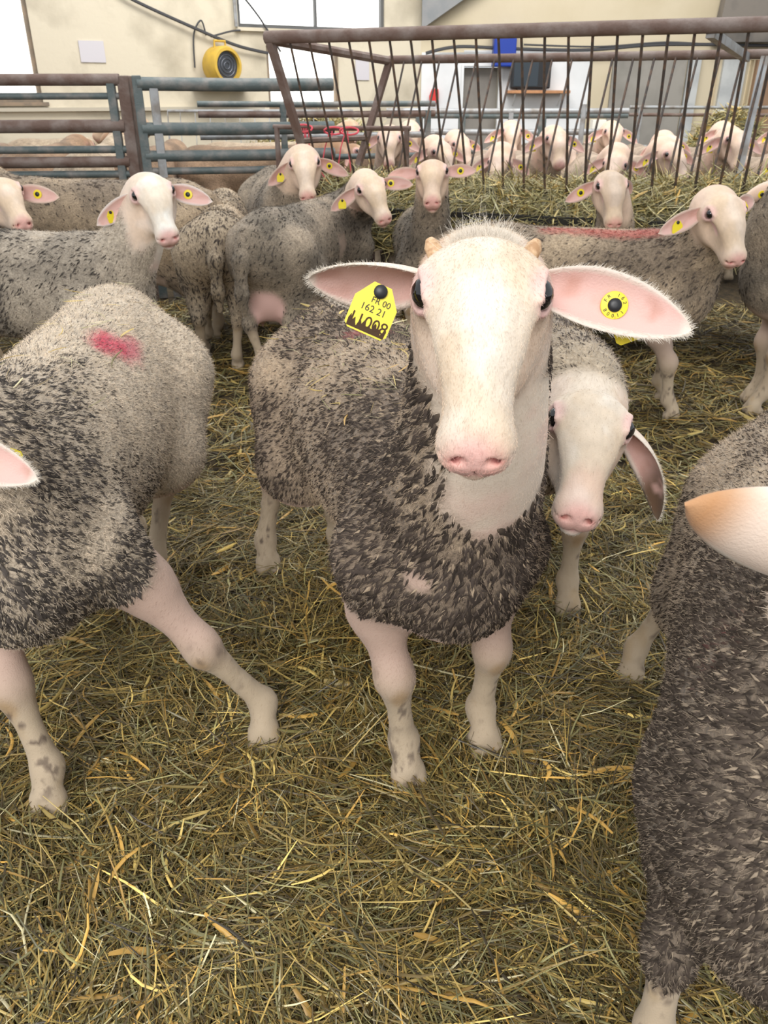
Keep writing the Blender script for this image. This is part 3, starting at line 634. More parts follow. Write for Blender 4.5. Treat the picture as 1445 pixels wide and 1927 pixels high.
cable([wallp(1.62, -.03, 1.35), wallp(1.64, -.03, 1.62), wallp(1.72, -.04, 1.74), wallp(1.76, -.03, 1.62)], .008, 'thin cable looping up the wall above the yellow heater')
cable([wallp(1.80, -.04, 1.61), wallp(2.0, -.05, 1.66), wallp(2.10, -.05, 1.67)], .008, 'short thin cable end below the corner of the upper window')
cable([wallp(2.10, -.05, 2.0), wallp(2.3, -.06, 1.78), wallp(2.5, -.06, 1.5)], .01, 'dark cable crossing the lower left corner of the upper window')
cable([(.45, 9.92, 1.52), (.8, 9.9, 1.58), (1.4, 9.9, 1.56), (2.2, 9.9, 1.55), (3.0, 9.9, 1.60), (4.2, 9.9, 1.59)], .016, 'long black cable running along the end wall above the doorway')
cable([(1.5, 9.91, 1.60), (2.3, 9.9, 1.58), (3.0, 9.9, 1.62), (3.5, 9.9, 1.60)], .009, 'thin upper cable beside the long black cable on the end wall')
tag(MB().tube([wallp(2.06, -.05, 1.70), wallp(2.06, -.05, 2.2)], .018, 8).build('conduit_pipe', M_GALV, None, True), 'vertical dark conduit beside the upper window', 'pipe')
bb = empty('blue_bin', (1.29, 9.80, 1.39)); tag(bb, 'bright blue plastic box hung high on the end wall', 'box')
mbl = mat('blue_plastic', (.005, .035, .30), .4)
MB().box((-.12, 0, 0), (.12, .17, .30)).build('body', mbl, bb, bevel=.012); MB().box((-.135, -.015, .30), (.135, .18, .33)).build('rim', mbl, bb, bevel=.006)
tag(MB().prism([(-.045, 0), (.035, -.01), (.055, .03), (.05, .13), (-.02, .135), (-.05, .06)], 0, .05, Matrix.Translation((.55, 9.97, 1.05)) @ Matrix.Rotation(math.pi/2, 4, 'X')).build('red_pouch', mat('red_plastic', (.62, .03, .025), .5), bevel=.01), 'small red plastic pouch hung on the white wall', 'pouch')
sh = empty('wall_shelf', (1.68, 9.86, 1.135)); tag(sh, 'narrow orange wood shelf under the dark screen on the white wall', 'shelf')
MB().box((-.34, -.10, 0), (.34, .11, .03)).build('board', mat('orange_wood', (.50, .24, .11), .6, noise=((.42, .2, .09), 12, .4, .6)), sh, bevel=.004)
for x in (-.25, .25): MB().tube([(x, .1, -.12), (x, -.06, -.002)], .008, 6).build('bracket', M_WHITE, sh)
tv = empty('television', (1.60, 9.85, 1.165)); tag(tv, 'old black television standing on the orange wood shelf', 'television')
MB().box((-.225, -.06, .015), (.20, .08, .32)).build('cabinet', M_BLACK, tv, bevel=.015); MB().box((-.20, -.066, .04), (.06, -.058, .29)).build('screen', mat('screen_glass', (.03, .04, .05), .12), tv); MB().box((-.15, -.05, 0), (.13, .06, .016)).build('base', M_BLACK, tv)
# ------------------------------------------------------------------ fences
def fence(name, label, a, b, rails, posts, mrail, mpost, group=None, cat='fence'):
    A, B = Vector(a), Vector(b); r = empty(name, A, math.atan2(B.y-A.y, B.x-A.x)); L = (B-A).length; tag(r, label, cat, group)
    for z, rad, m in rails: MB().tube([(0, 0, z), (L*.5, 0, z-.004), (L, 0, z)], rad, 10).build('rail', m or mrail, r, True)
    for x, w, z1, m in posts: MB().box((x-w, -w, 0), (x+w, w, z1)).build('post', m or mpost, r, bevel=.004)
    return r
fence('pen_fence', 'pipe fence panel with rusty and green rails at the far left', (-4.6, 4.75, 0), (-1.46, 5.0, 0),
      [(1.185, .030, M_RUST), (1.105, .017, M_GREEN), (.955, .034, M_RUST), (.835, .020, M_GREEN), (.77, .030, M_RUST), (.705, .02, M_GREEN), (.5, .02, M_GREEN), (.3, .02, M_GREEN)],
      [(.05, .03, 1.2, None), (1.6, .03, .7, None), (3.10, .022, 1.19, None)], M_GREEN, M_GREEN)
tag(MB().box((-1.47, 4.98, -.02), (-1.405, 5.06, 1.205)).build('fence_post', M_RUST, bevel=.005), 'rusty square post between the two pipe fence panels', 'post')
fence('pen_gate', 'green pipe gate panel to the right of the rusty square post', (-1.36, 4.98, 0), (-.30, 5.28, 0),
      [(1.165, .034, M_GREEN), (.94, .034, M_GREEN), (.80, .030, M_GREEN), (.72, .02, M_GREEN), (.5, .02, M_GREEN), (.3, .02, M_GREEN)],
      [(.0, .025, 1.205, None), (.085, .024, 1.17, M_GALV)], M_GREEN, M_GREEN, cat='gate')
fence('pen_gate', 'thin green fence seen behind the green gate, in front of the brown sheep', (-1.2, 5.75, 0), (.35, 6.15, 0),
      [(1.06, .018, M_GREEN), (1.0, .02, M_RUST), (.87, .02, M_GALV), (.74, .018, M_GREEN), (.5, .02, M_GREEN)], [(.55, .02, 1.06, None), (1.55, .02, 1.02, None)], M_GREEN, M_GREEN, cat='fence')
fence('pen_fence', 'grey green pipe fence in front of the white end wall', (.02, 7.3, 0), (2.0, 7.3, 0),
      [(1.0, .022, M_GALV), (.965, .02, M_GREEN), (.845, .024, M_GALV), (.70, .02, M_GREEN), (.4, .02, M_GREEN)], [(.27, .03, 1.0, None), (.62, .028, .97, None), (1.02, .02, .99, M_GALV), (1.28, .03, .97, None)], M_GREEN, M_GREEN)
fence('pen_fence', 'thin pale rail fence below the bright slits of the end wall', (2.2, 8.0, 0), (4.0, 8.0, 0), [(1.02, .014, M_GALV), (.96, .014, M_RUST), (.70, .014, M_GALV)], [(.1, .018, 1.03, None), (1.7, .018, 1.03, None)], M_GALV, M_GALV)
tag(MB().tube([(1.55, 7.0, -.02), (1.58, 7.05, 1.05)], .02, 8).build('drain_pipe', M_GALV, None, True), 'grey standing pipe beside the far fence', 'pipe')
tag(MB().box((1.86, 7.9, .0), (1.98, 8.0, .92)).build('white_board', mat('bright_board', (.85, .83, .76), .6)), 'bright pale upright board behind the far sheep', 'board')
# ------------------------------------------------------------------ hay feeder
p0 = Vector((-.54, 4.37, 0)); fd = Vector((.935, -.355, 0)); fwv = Vector((.355, .935, 0))
def FP(a, p, z): return p0+fd*a+fwv*p+Vector((0, 0, z))
fe = empty('hay_feeder', FP(1.3, .4, 0), math.atan2(fd.y, fd.x)); tag(fe, 'long V-shaped steel hay feeder with rusty rails and thin slanting rods', 'feeder')
fi_ = fe.rotation_euler.to_matrix().to_4x4().inverted() @ Matrix.Translation(-fe.location)
FL = lambda a, p, z: fi_ @ FP(a, p, z)
MB().tube([FL(-.02, 0, 1.35), FL(2.9, 0, 1.35)], .028, 12).build('top_rail', M_RUST, fe, True)
MB().tube([FL(.31, .79, 1.28), FL(2.9, .79, 1.28)], .021, 12).build('top_rail', M_RUST, fe, True)
MB().tube([FL(0, 0, 1.34), FL(.31, .79, 1.275)], .022, 8).build('end_bar', M_RUST, fe, True)
MB().tube([FL(0, 0, 1.34), FL(.10, .38, .42)], .024, 4).build('end_leg', M_RUST, fe)
MB().tube([FL(.31, .79, 1.275), FL(.14, .42, .42)], .022, 4).build('end_leg', M_RUST, fe)
MB().tube([FL(1.96, .0, 1.325), FL(2.12, .79, 1.265)], .024, 4).build('cross_bar', M_GALV, fe)
MB().tube([FL(.05, .18, .90), FL(.24, .62, .90)], .014, 6).build('end_bar', M_RUST, fe, True)
MB().tube([FL(2.20, .79, 1.27), FL(2.16, .46, .5)], .026, 4).build('end_leg', M_GALV, fe)
for a in np.arange(.10, 2.75, .1): MB().tube([FL(a, .012, 1.33), FL(a+.006*math.sin(a*37), .20, .93), FL(a+.012*math.sin(a*50), .405, .50)], .0062, 6).build('rod', M_ROD, fe, True)
for a in np.arange(.40, 2.75, .1): MB().tube([FL(a, .775, 1.27), FL(a-.03, .60, .90), FL(a-.06, .435, .50)], .0058, 6).build('rod', M_ROD, fe, True)
tr = MB()
for (q0, z0, q1, z1) in ((.10, .60, .14, .44), (.14, .44, .70, .44), (.70, .44, .74, .60)):
    v = [FL(-.0+.05, q0, z0), FL(2.85, q0, z0), FL(2.85, q1, z1), FL(.05, q1, z1)]; o_ = Vector((0, 0, -.02)) if z0 == z1 else (fi_.to_3x3() @ fwv)*.02
    tr.add([tuple(x) for x in v]+[tuple(x+o_) for x in v], [(0, 1, 2, 3), (7, 6, 5, 4), (0, 4, 5, 1), (1, 5, 6, 2), (2, 6, 7, 3), (3, 7, 4, 0)])
tr.build('trough', mat('dark_trough', (.022, .022, .024), .5), fe)
for a in (.25, 1.5, 2.75):
    for q in (.2, .64): MB().box(tuple(FL(a, q, 0)-Vector((.02, .02, .0))), tuple(FL(a, q, .44)+Vector((.02, .02, 0)))).build('leg', M_RUST, fe)
# pink baling twine knotted on the rail
mtw = mat('pink_twine', (.72, .10, .13), .8)
for i, (a, p, z, lb) in enumerate(((-.05, .42, .93, 'bunch of pink baling twine knotted on a rail at the feeder end'), (.13, .42, .92, 'pink twine strand hanging right of the knotted bunch'), (.22, .42, .92, 'pink twine strand hanging furthest right at the feeder end'))):
    c = FP(a, p, z); b = MB()
    for k in range(5 if i == 0 else 2):
        q = [c+Vector((.012*k-.02, 0, .02)), c+Vector((.02*k-.03+random.uniform(-.02, .02), -.02, -.06)), c+Vector((.03*k-.05+random.uniform(-.03, .03), -.01, -.13-.05*(i > 0))), c+Vector((.03*k-.04, -.02, -.17-.06*(i > 0)))]
        b.tube(q, .0035, 5)
    b.tube([c+Vector((.05*math.cos(t), .012*math.sin(2*t), .02+.018*math.sin(t))) for t in np.linspace(0, 6.28, 14)], .005, 5)
    tag(b.build('baling_twine', mtw, None, True), lb, 'twine', 'pink baling twine at the feeder end')
MBt = fence('twine_rail', 'low rusty rail holding the pink twine behind the feeder end', tuple(FP(-.25, .46, 0)), tuple(FP(.55, .46, 0)), [(.955, .012, M_RUST)], [(.02, .012, .96, M_RUST), (.78, .012, .96, M_RUST)], M_RUST, M_RUST, cat='rail')

# ------------------------------------------------------------------ straw and hay
SCOL = np.array([(.22, .15, .045), (.36, .25, .07), (.55, .40, .12), (.17, .145, .05), (.30, .27, .11), (.09, .06, .02), (.58, .34, .08), (.66, .58, .34)])
def blades(P, yaw, pitch, L, Wd, C, bend, roll):
    """flat folded stalks: five stations along a bent spine, three points across"""
    n = len(P); t = np.linspace(-.5, .5, 5); d = np.stack([np.cos(yaw)*np.cos(pitch), np.sin(yaw)*np.cos(pitch), np.sin(pitch)], 1)
    s = np.stack([-np.sin(yaw), np.cos(yaw), 0*yaw], 1); up = np.cross(d, s); s2 = s*np.cos(roll)[:, None]+up*np.sin(roll)[:, None]; up2 = np.cross(d, s2)
    tap = np.array([.55, .95, 1, .9, .3]); V = np.empty((n, 5, 3, 3))
    for i in range(5):
        c = P+d*(L*t[i])[:, None]+s*(bend[:, 0]*L*(t[i]**2-.08))[:, None]+up*(bend[:, 1]*L*(t[i]**2-.08))[:, None]
        w = (Wd*tap[i]*.5)[:, None]; V[:, i, 0] = c-s2*w; V[:, i, 1] = c+up2*w*.55; V[:, i, 2] = c+s2*w
    b = np.arange(n)[:, None]*15; F = []
    for i in range(4):
        for j in (0, 1): F.append(b+np.array([i*3+j, i*3+j+1, (i+1)*3+j+1, (i+1)*3+j])[None])
    return V.reshape(-1, 3), np.concatenate(F), np.repeat(C, 15, 0)
def stalks(n, P, lmin, lmed, wmed, pitch_sd, cw, greenish=0.0):
    yaw = rng.random(n)*2*np.pi; sw = fbm(P, 2.5, 55)*9; m = rng.random(n) < .5; yaw = np.where(m, sw+rng.normal(0, .5, n), yaw)
    L = lmin+rng.lognormal(math.log(lmed), .6, n); L = np.minimum(L, .30); Wd = wmed*rng.lognormal(0, .35, n); wide = rng.random(n) < .035; Wd = np.where(wide, Wd*2.4, Wd); L = np.where(wide, np.minimum(L, .10), L)
    pr = np.array(cw)/np.sum(cw); ci = rng.choice(len(SCOL), n, p=pr); ci = np.where(wide, np.where(rng.random(n) < .6, 6, 2), ci)
    C = SCOL[ci]*rng.uniform(.65, 1.3, (n, 1)); C = C*(1-greenish)+np.array((.24, .23, .09))*greenish
    return yaw, rng.normal(0, pitch_sd, n), L, Wd, C, rng.normal(0, .42, (n, 2))*np.array((1, .35)), rng.normal(0, .5, n)
CW = (3.0, 2.6, 1.7, 2.6, 1.8, 2.6, .5, .55)
n = 125000
D = .35*np.exp(rng.random(n)*math.log(2.3/.35)); x = rng.uniform(-1, 1, n)*(.72*D+.42); P = np.stack([x, D+rng.normal(0, .02, n), 0*x], 1)
lay = rng.random(n)**1.3; P[:, 2] = ground_z(P)+.004+lay*.045
yaw, pi_, L, Wd, C, bd, ro = stalks(n, P, .02, .070, .0022, .20, CW); C = C*.80*rng.lognormal(0, .38, (n, 1))
V1 = blades(P, yaw, pi_, L, Wd, C, bd, ro)
n = 26000
D = rng.uniform(2.2, 4.8, n); x = rng.uniform(-1, 1, n)*(.62*D+.2); P = np.stack([x, D, 0*x], 1); P[:, 2] = ground_z(P)+.004+rng.random(n)*.03
yaw, pi_, L, Wd, C, bd, ro = stalks(n, P, .03, .07, .0042, .22, CW); C = C*.8
V2 = blades(P, yaw, pi_, L, Wd, C, bd, ro)
def join(*vs):
    V = np.concatenate([v[0] for v in vs]); F = []; o = 0
    for v in vs: F.append(v[1]+o); o += len(v[0])
    return V, np.concatenate(F), np.concatenate([v[2] for v in vs])
V, F, C = join(V1, V2)
tag(link('straw_bedding', np_mesh('straw_bedding', V, F, M_STRAW, attrs=dict(col=C))), 'golden and olive straw bedding strewn over the barn floor', 'straw', kind='stuff')
# hay in the feeder
def hay(name, label, fn, na, nq, a0, a1, q0, q1, n, lmed, wmed):
    A, Q = np.meshgrid(np.linspace(a0, a1, na), np.linspace(q0, q1, nq), indexing='ij')
    pts = np.array([fn(a, q) for a, q in zip(A.ravel(), Q.ravel())]); pts += (fbm(pts, 9, 4)-.5)[:, None]*np.array((0, 0, .08))
    i = (np.arange(na-1)[:, None]*nq+np.arange(nq-1)[None]).ravel(); F = np.stack([i, i+nq, i+nq+1, i+1], 1)
    P, N, _ = scatter(pts, F, np.ones(len(F)), n); P = P+N*np.abs(rng.normal(0, .018, (n, 1)))*np.sign(N[:, 2:3]+1e-6)
    yaw, pi_, L, Wd, C, bd, ro = stalks(n, P, .05, lmed, wmed, .45, (1.6, 2.2, 1.6, 3.4, 3.6, 1.2, .1, .9), .25)
    B = blades(P, yaw, pi_, L, Wd, C*1.15+.05*np.array((1, .95, .75)), bd, ro)
    V, F2, C2 = join((pts, F, np.tile((.10, .085, .035), (len(pts), 1))), B)
    return tag(link(name, np_mesh(name, V, F2, M_STRAW, attrs=dict(col=C2))), label, 'hay', kind='stuff')
hay('hay', 'green hay heaped along the trough of the steel feeder', lambda a, q: np.array(FP(a, q, .50+.20*math.cos((max(q, .12)-.42)/.33*1.45)-1.6*max(.12-q, 0)+.05*sstep(1.2, 2.6, np.array(a)))), 60, 16, .12, 2.8, .03, .75, 10000, .09, .0042)
hay('hay_pile', 'tall pile of green hay at the right behind the far sheep', lambda a, q: np.array((a, 7.8+q, .35+.66*math.exp(-((a-3.05)/.42)**2-(q/.45)**2))), 24, 16, 2.3, 4.2, -.7, .7, 3500, .12, .008)
hay('hay_pile', 'brown hay heap behind the brown sheep under the lower window', lambda a, q: np.array((a, 7.9+q, .45+.50*math.exp(-((a+.55)/.7)**2-(q/.4)**2))), 24, 16, -1.7, .35, -.6, .6, 3500, .12, .008)
wp = empty('wire_panel', (-1.75, 7.12, 0), .05); tag(wp, 'leaning wire mesh panel in front of the brown hay heap', 'panel')
MB().tube([(0, 0, .5), (0, .12, 1.0), (1.5, .12, 1.0), (1.5, 0, .5), (0, 0, .5)], .012, 6).build('frame', M_GALV, wp, True)
for k in range(12): MB().tube([(.1+.12*k, .0, .5), (.1+.12*k, .12, 1.0)], .004, 4).build('wire', M_GALV, wp)


# ------------------------------------------------------------------ the near sheep
make_sheep('sheep', 'white-faced sheep in the middle looking straight at the viewer, ears spread wide', (.012, 1.37, 0), (.27, -.963),
    head=dict(eye=(.097, .80, .927), X=(-.07, -.74, -.67), Y=(1, -.10, 0), s=1.07), scale=1.0,
    hooves=dict(FL=(.187, 1.136, 0), FR=(.041, 1.05, 0), HR=(-.302, 1.777, 0), HL=(-.13, 1.93, 0)),
    ears=dict(L=dict(e=(.97, -.12, -.10), n=(-.12, -1, .30), L=.160, w=.029, droop=(0, 0, -.022)),
              R=dict(e=(-.99, -.10, .03), n=(.1, -.75, -.62), L=.122, w=.035, droop=(0, 0, .004))),
    tags=[dict(ear='R', kind='plate', u=.46, v=.9, size=1.15, off=.030, writing=True, tilt=(.05, -.96, .28), spin=-.42), dict(ear='L', kind='disc', u=.52, v=.05, writing=True, size=1.0),
          dict(ear='L', kind='plate', u=.62, v=-.1, side=-1, tilt=(.0, -1, .1), spin=.35, off=-.02)],
    pal=dict(light=(.44, .335, .235), dark=(.22, .165, .12), lock=(.045, .034, .028)), step=.009, hstep=.0032, detail=True, lock_front=.55, horn=True, tuft=3500, leg_bare=.40, straw=170,
    neck_bare=.62, locks=17000, lock_size=1.0, fuzz=50000, face_fuzz=45000,
    bare=[((.035, 1.10, .50), (.045, .05, .06)), ((.125, .97, .56), (.034, .10, .10)), ((.155, .88, .70), (.065, .12, .13)), ((.06, 1.06, .42), (.05, .05, .04))],
    marks=[((-.033, 1.50, .69), (.03, .05, .10), (.42, .12, .12), .6)],
    dark_fn=lambda V: .55*sstep(.15, .40, V[:, 0])+.8*sstep(-.30, -.50, V[:, 0])*sstep(.68, .60, V[:, 2]))
NEAR = dict(step=.011, hstep=.0045)
# left foreground: body only, its head is turned away past the left edge
make_sheep('sheep', 'big woolly sheep at the left edge with a pink spray mark and splayed front legs', (-.585, 1.40, 0), (.06, -.998),
    head=dict(eye=(-.66, .93, .745), X=(-.75, -.45, -.48), Y=(.6, -.8, .0), s=1.05), scale=1.0, fat=.018, wy=.85, flim=.30, leg_bare=.46, straw=60,
    hooves=dict(FL=(-.227, 1.15, 0), FR=(-.573, .985, 0), HL=(-.57, 1.70, 0), HR=(-.66, 1.85, 0)),
    ears=dict(L=dict(e=(.92, .02, -.30), n=(.1, -.9, .35), L=.15, w=.03, droop=(0, 0, -.01))),
    tags=[dict(ear='L', kind='plate', u=.62, v=-.2, tilt=(.75, -.55, .35), spin=.9)],
    pal=dict(light=(.56, .46, .35), dark=(.42, .345, .265), lock=(.062, .052, .046)), locks=14000, lock_size=.95, lock_front=.5, fuzz=55000, face_fuzz=9000, neck_bare=.7,
    marks=[((-.487, 1.51, .70), (.075, .022, .12), (.56, .12, .16), .8), ((-.515, 1.455, .69), (.06, .032, .12), (.55, .05, .10), .9)],
    dark_fn=lambda V: .25*sstep(.55, .42, V[:, 2])*sstep(-.1, .2, V[:, 0])-.8*sstep(.12, -.12, V[:, 0])*sstep(.42, .56, V[:, 2])-.38, **NEAR)
# right foreground
make_sheep('sheep', 'brown-grey dirty woolly sheep filling the lower right corner, seen from above', (.548, .825, 0), (-.42, -.907),
    head=dict(eye=(.495, .525, .765), X=(.5, -.75, -.45), Y=(.8, .6, 0), s=1.0), scale=.93, fat=.030, flim=.19, belly=.24,
    hooves=dict(FR=(.325, .56, 0), HR=(.519, 1.330, 0), FL=(.52, .50, 0), HL=(.72, 1.32, 0)),
    ears=dict(R=dict(e=(-.93, .10, .33), n=(.1, .85, .3), L=.205, w=.050, droop=(0, .0, .0), tip=(.45, .20, .06))),
    pal=dict(light=(.42, .33, .24), dark=(.20, .155, .115), lock=(.05, .038, .03)), locks=30000, lock_size=.95, fuzz=65000, neck_bare=1.2, nk=.0,
    marks=[((.40, .60, .58), (.06, .08, .08), (.30, .08, .08), .45)],
    dark_fn=lambda V: .9*sstep(.02, .30, V[:, 0])-.45*sstep(.0, -.3, V[:, 0]), **NEAR)
# behind the middle one, head lowered
make_sheep('sheep', 'white-faced sheep with lowered head and hanging ears beside the middle sheep', (.32, 1.90, 0), (.04, -1),
    head=dict(eye=(.310, 1.123, .665), X=(-.22, -.84, -.50), Y=(.97, -.18, -.12), s=1.0), scale=.97,
    hooves=dict(FL=(.437, 1.584, 0), FR=(.27, 1.66, 0)),
    ears=dict(L=dict(e=(.74, -.10, -.55), n=(-.6, -.6, -.5), L=.165, w=.031, droop=(-.05, 0, -.06), stain=(.10, .055, .02)),
              R=dict(e=(-.75, .30, -.45), n=(.2, -.6, -.7), L=.13, w=.03, droop=(0, 0, -.04))),
    pal=dict(light=(.40, .32, .23), dark=(.2, .155, .12), lock=(.06, .047, .04)), marks=[((.285, 1.02, .60), (.022, .06, .06), (.70, .44, .35), .45)], locks=12000, lock_size=1.0, fuzz=30000, face_fuzz=9000, neck_bare=1.1, detail=True,
    step=.011, hstep=.0036)
# ------------------------------------------------------------------ the sheep of the pen further back
MID = dict(step=.014, hstep=.0052, hlim=.22, leg=np.array((.46, .34, .27)))
TAN = dict(light=(.44, .335, .225), dark=(.215, .165, .118), lock=(.075, .058, .046), face=np.array((.70, .57, .46)))
GREY = dict(light=(.36, .29, .215), dark=(.155, .13, .10), lock=(.06, .05, .042), face=np.array((.70, .57, .46)))
def ET(lr, **k): return dict(ear=lr, **k)
make_sheep('sheep', 'sheep with a chalk-white face turned to the viewer behind the left foreground sheep', (-1.22, 2.86, 0), (.94, -.34),
    head=dict(eye=(-.72, 2.67, .835), X=(.36, -.68, -.64), Y=(.92, .40, .15), s=1.05), scale=.98,
    ears=dict(L=dict(e=(.95, -.1, -.16), n=(-.1, -1, .2), L=.14, w=.028, droop=(0, 0, -.01)), R=dict(e=(-.80, -.25, -.55), n=(.35, -.9, .0), L=.15, w=.029, droop=(0, 0, 0))),
    tags=[ET('L', kind='disc', u=.45, size=1.0), ET('R', kind='plate', u=.62, v=.2, size=.8, tilt=(.7, -.7, .1), spin=.2)],
    pal=dict(light=(.44, .37, .29), dark=(.20, .17, .135), lock=(.05, .042, .036), face=np.array((.78, .74, .68))), dark_fn=lambda V: .9*sstep(.05, -.2, V[:, 0])-.4*sstep(-.1, .1, V[:, 0]), locks=6500, lock_size=1.45, fuzz=16000, neck_bare=.55,
    bare=[((-.70, 2.72, .62), (.09, .07, .12))], marks=[((-1.05, 2.80, .76), (.05, .03, .05), (.05, .09, .14), .7)], **MID)
make_sheep('sheep', 'tan-backed sheep seen side on behind the chalk-white face, in front of the pipe fence', (-1.36, 3.95, 0), (-1, .06), scale=1.08, pal=TAN, locks=2000, lock_size=1.36, fuzz=12000, **MID)
make_sheep('sheep', 'sheep cut by the left edge, pink face in profile, one ear tagged yellow', (-2.12, 3.80, 0), (.74, -.67),
    head=dict(eye=(-1.375, 3.09, .80), X=(.58, -.67, -.46), Y=(.70, .70, .12), s=1.1), scale=1.05, ears=dict(L=dict(e=(.93, -.05, -.03), n=(0, -1, .2), L=.15, w=.030, droop=(0, 0, -.01))),
    tags=[ET('L', kind='disc', u=.50, size=1.1)], pal=TAN, locks=1600, lock_size=1.36, fuzz=9000, **MID)
make_sheep('sheep', 'pale speckled sheep seen from behind, its rump left of the grey-rumped one', (-.76, 3.93, 0), (-.12, .993), hooves=dict(HL=(-.82, 3.54, 0), HR=(-.66, 3.50, 0)), scale=.94, head=dict(eye=(-.84, 4.5, .50), X=(-.1, .4, -.9), Y=(-1, .1, 0), s=1.0),
    pal=dict(light=(.55, .43, .30), dark=(.36, .285, .20), lock=(.07, .055, .045)), dark_fn=lambda V: .5*sstep(.0, -.3, V[:, 0]), locks=4500, lock_size=1.2, fuzz=12000, **MID)
make_sheep('sheep', 'grey-rumped sheep seen from behind with a pink udder, looking back over its shoulder', (-.33, 3.78, 0), (.42, .907), hooves=dict(HL=(-.523, 3.404, 0), HR=(-.36, 3.46, 0)), scale=.98, udder=True,
    head=dict(eye=(-.05, 3.55, .77), X=(.36, -.66, -.66), Y=(.92, .32, .22), s=1.0),
    ears=dict(L=dict(e=(.97, -.1, .05), n=(-.1, -1, .1), L=.145, w=.028, droop=(0, 0, -.01)), R=dict(e=(-.78, -.05, -.58), n=(.3, -.95, -.1), L=.145, w=.03, droop=(0, 0, 0))),
    tags=[ET('L', kind='disc', u=.34), ET('L', kind='plate', u=.5, v=-.5, side=-1, tilt=(0, -1, .1), size=.8, off=-.02), ET('R', kind='plate', u=.55, v=.1, size=.85, tilt=(.2, -.95, .1))],
    pal=GREY, locks=2800, lock_size=1.19, fuzz=14000, bare=[((-.13, 3.72, .52), (.07, .07, .09))], **MID)
make_sheep('sheep', 'sheep with the highest head in front of the feeder end, ears drooping, pink nose', (-.56, 4.62, 0), (.2, -.98),
    head=dict(eye=(-.369, 4.03, .83), X=(.10, -.70, -.70), Y=(1, .06, .08), s=1.12), scale=1.05,
    ears=dict(L=dict(e=(.93, -.1, -.32), n=(-.1, -1, -.1), L=.145, w=.028, droop=(0, 0, -.01)), R=dict(e=(-.78, -.05, -.62), n=(.3, -.95, -.1), L=.145, w=.030, droop=(0, 0, 0))),
    tags=[ET('R', kind='plate', u=.5, size=.9, tilt=(.2, -.95, .1)), ET('L', kind='disc', u=.4)], pal=GREY, locks=1600, lock_size=1.27, fuzz=9000, **MID)
make_sheep('sheep', 'sheep with a stubby brown nose facing the viewer just left of the hay', (.19, 4.10, 0), (.06, -1),
    head=dict(eye=(.199, 3.58, .828), X=(-.03, -.84, -.54), Y=(1, -.05, .05), s=1.06), scale=.88,
    ears=dict(L=dict(e=(.93, .05, .12), n=(-.1, -1, .1), L=.13, w=.026, droop=(0, 0, -.01)), R=dict(e=(-.97, .05, .0), n=(.1, -1, .1), L=.13, w=.026, droop=(0, 0, -.01))),
    tags=[ET('L', kind='disc', u=.5)], pal=dict(GREY, face=np.array((.62, .47, .36))), locks=1600, lock_size=1.27, fuzz=9000, neck_bare=.75, **MID)
make_sheep('sheep', 'long tan-grey sheep standing side on with a red stripe sprayed along its back', (.76, 3.03, 0), (.94, -.34), scale=.96, udder=True,
    head=dict(eye=(1.094, 2.70, .775), X=(.16, -.64, -.74), Y=(.95, .18, .18), s=1.05), hooves=dict(FR=(1.097, 2.88, 0), FL=(1.13, 3.10, 0)),
    ears=dict(L=dict(e=(.72, .55, .12), n=(.4, -.8, .1), L=.12, w=.028, droop=(0, 0, -.01)), R=dict(e=(-.84, -.08, -.42), n=(.2, -.95, .1), L=.15, w=.030, droop=(0, 0, 0))),
    tags=[ET('R', kind='plate', u=.55, v=.1, size=.9, tilt=(.15, -.95, .15)), ET('L', kind='plate', u=.5, size=.9, tilt=(.1, -1, .1))],
    marks=[((x, 2.99-.36*(x-.76), .67), (.07, .032, .10), (.40, .09, .075), .65) for x in (.62, .70, .78, .86, .94)],
    pal=TAN, locks=3600, lock_size=1.15, fuzz=16000, neck_bare=.6, **MID)
make_sheep('sheep', 'small-faced sheep looking over the back of the red-striped one', (.64, 3.52, 0), (.93, -.36), scale=.84,
    head=dict(eye=(.872, 3.275, .80), X=(.02, -.66, -.75), Y=(1, .03, .04), s=.98),
    ears=dict(L=dict(e=(.55, .7, -.25), n=(.4, -.8, -.1), L=.13, w=.026, droop=(0, 0, -.01)), R=dict(e=(-.86, -.1, -.46), n=(.2, -.95, .1), L=.14, w=.028, droop=(0, 0, 0))),
    tags=[ET('R', kind='disc', u=.5), ET('L', kind='plate', u=.4, size=.8, tilt=(.3, -.9, 0))], pal=dict(TAN, face=np.array((.56, .45, .36))), locks=1000, lock_size=1.27, fuzz=6000, neck_bare=.75, **MID)
make_sheep('sheep', 'sheep cut by the right edge, only its chest, one front leg and one ear showing', (1.80, 2.98, 0), (-1, .0), scale=1.05,
    head=dict(eye=(1.42, 3.02, .85), X=(-.15, .88, -.40), Y=(-.97, -.16, 0), s=1.05), hooves=dict(FL=(1.44, 2.94, 0)),
    ears=dict(L=dict(e=(-.93, -.05, -.34), n=(.1, .9, .2), L=.14, w=.030, droop=(0, 0, 0))), tags=[ET('L', kind='disc', u=.55, size=.9, side=-1)],
    pal=GREY, locks=2000, lock_size=1.27, fuzz=9000, neck_bare=.7, **MID)
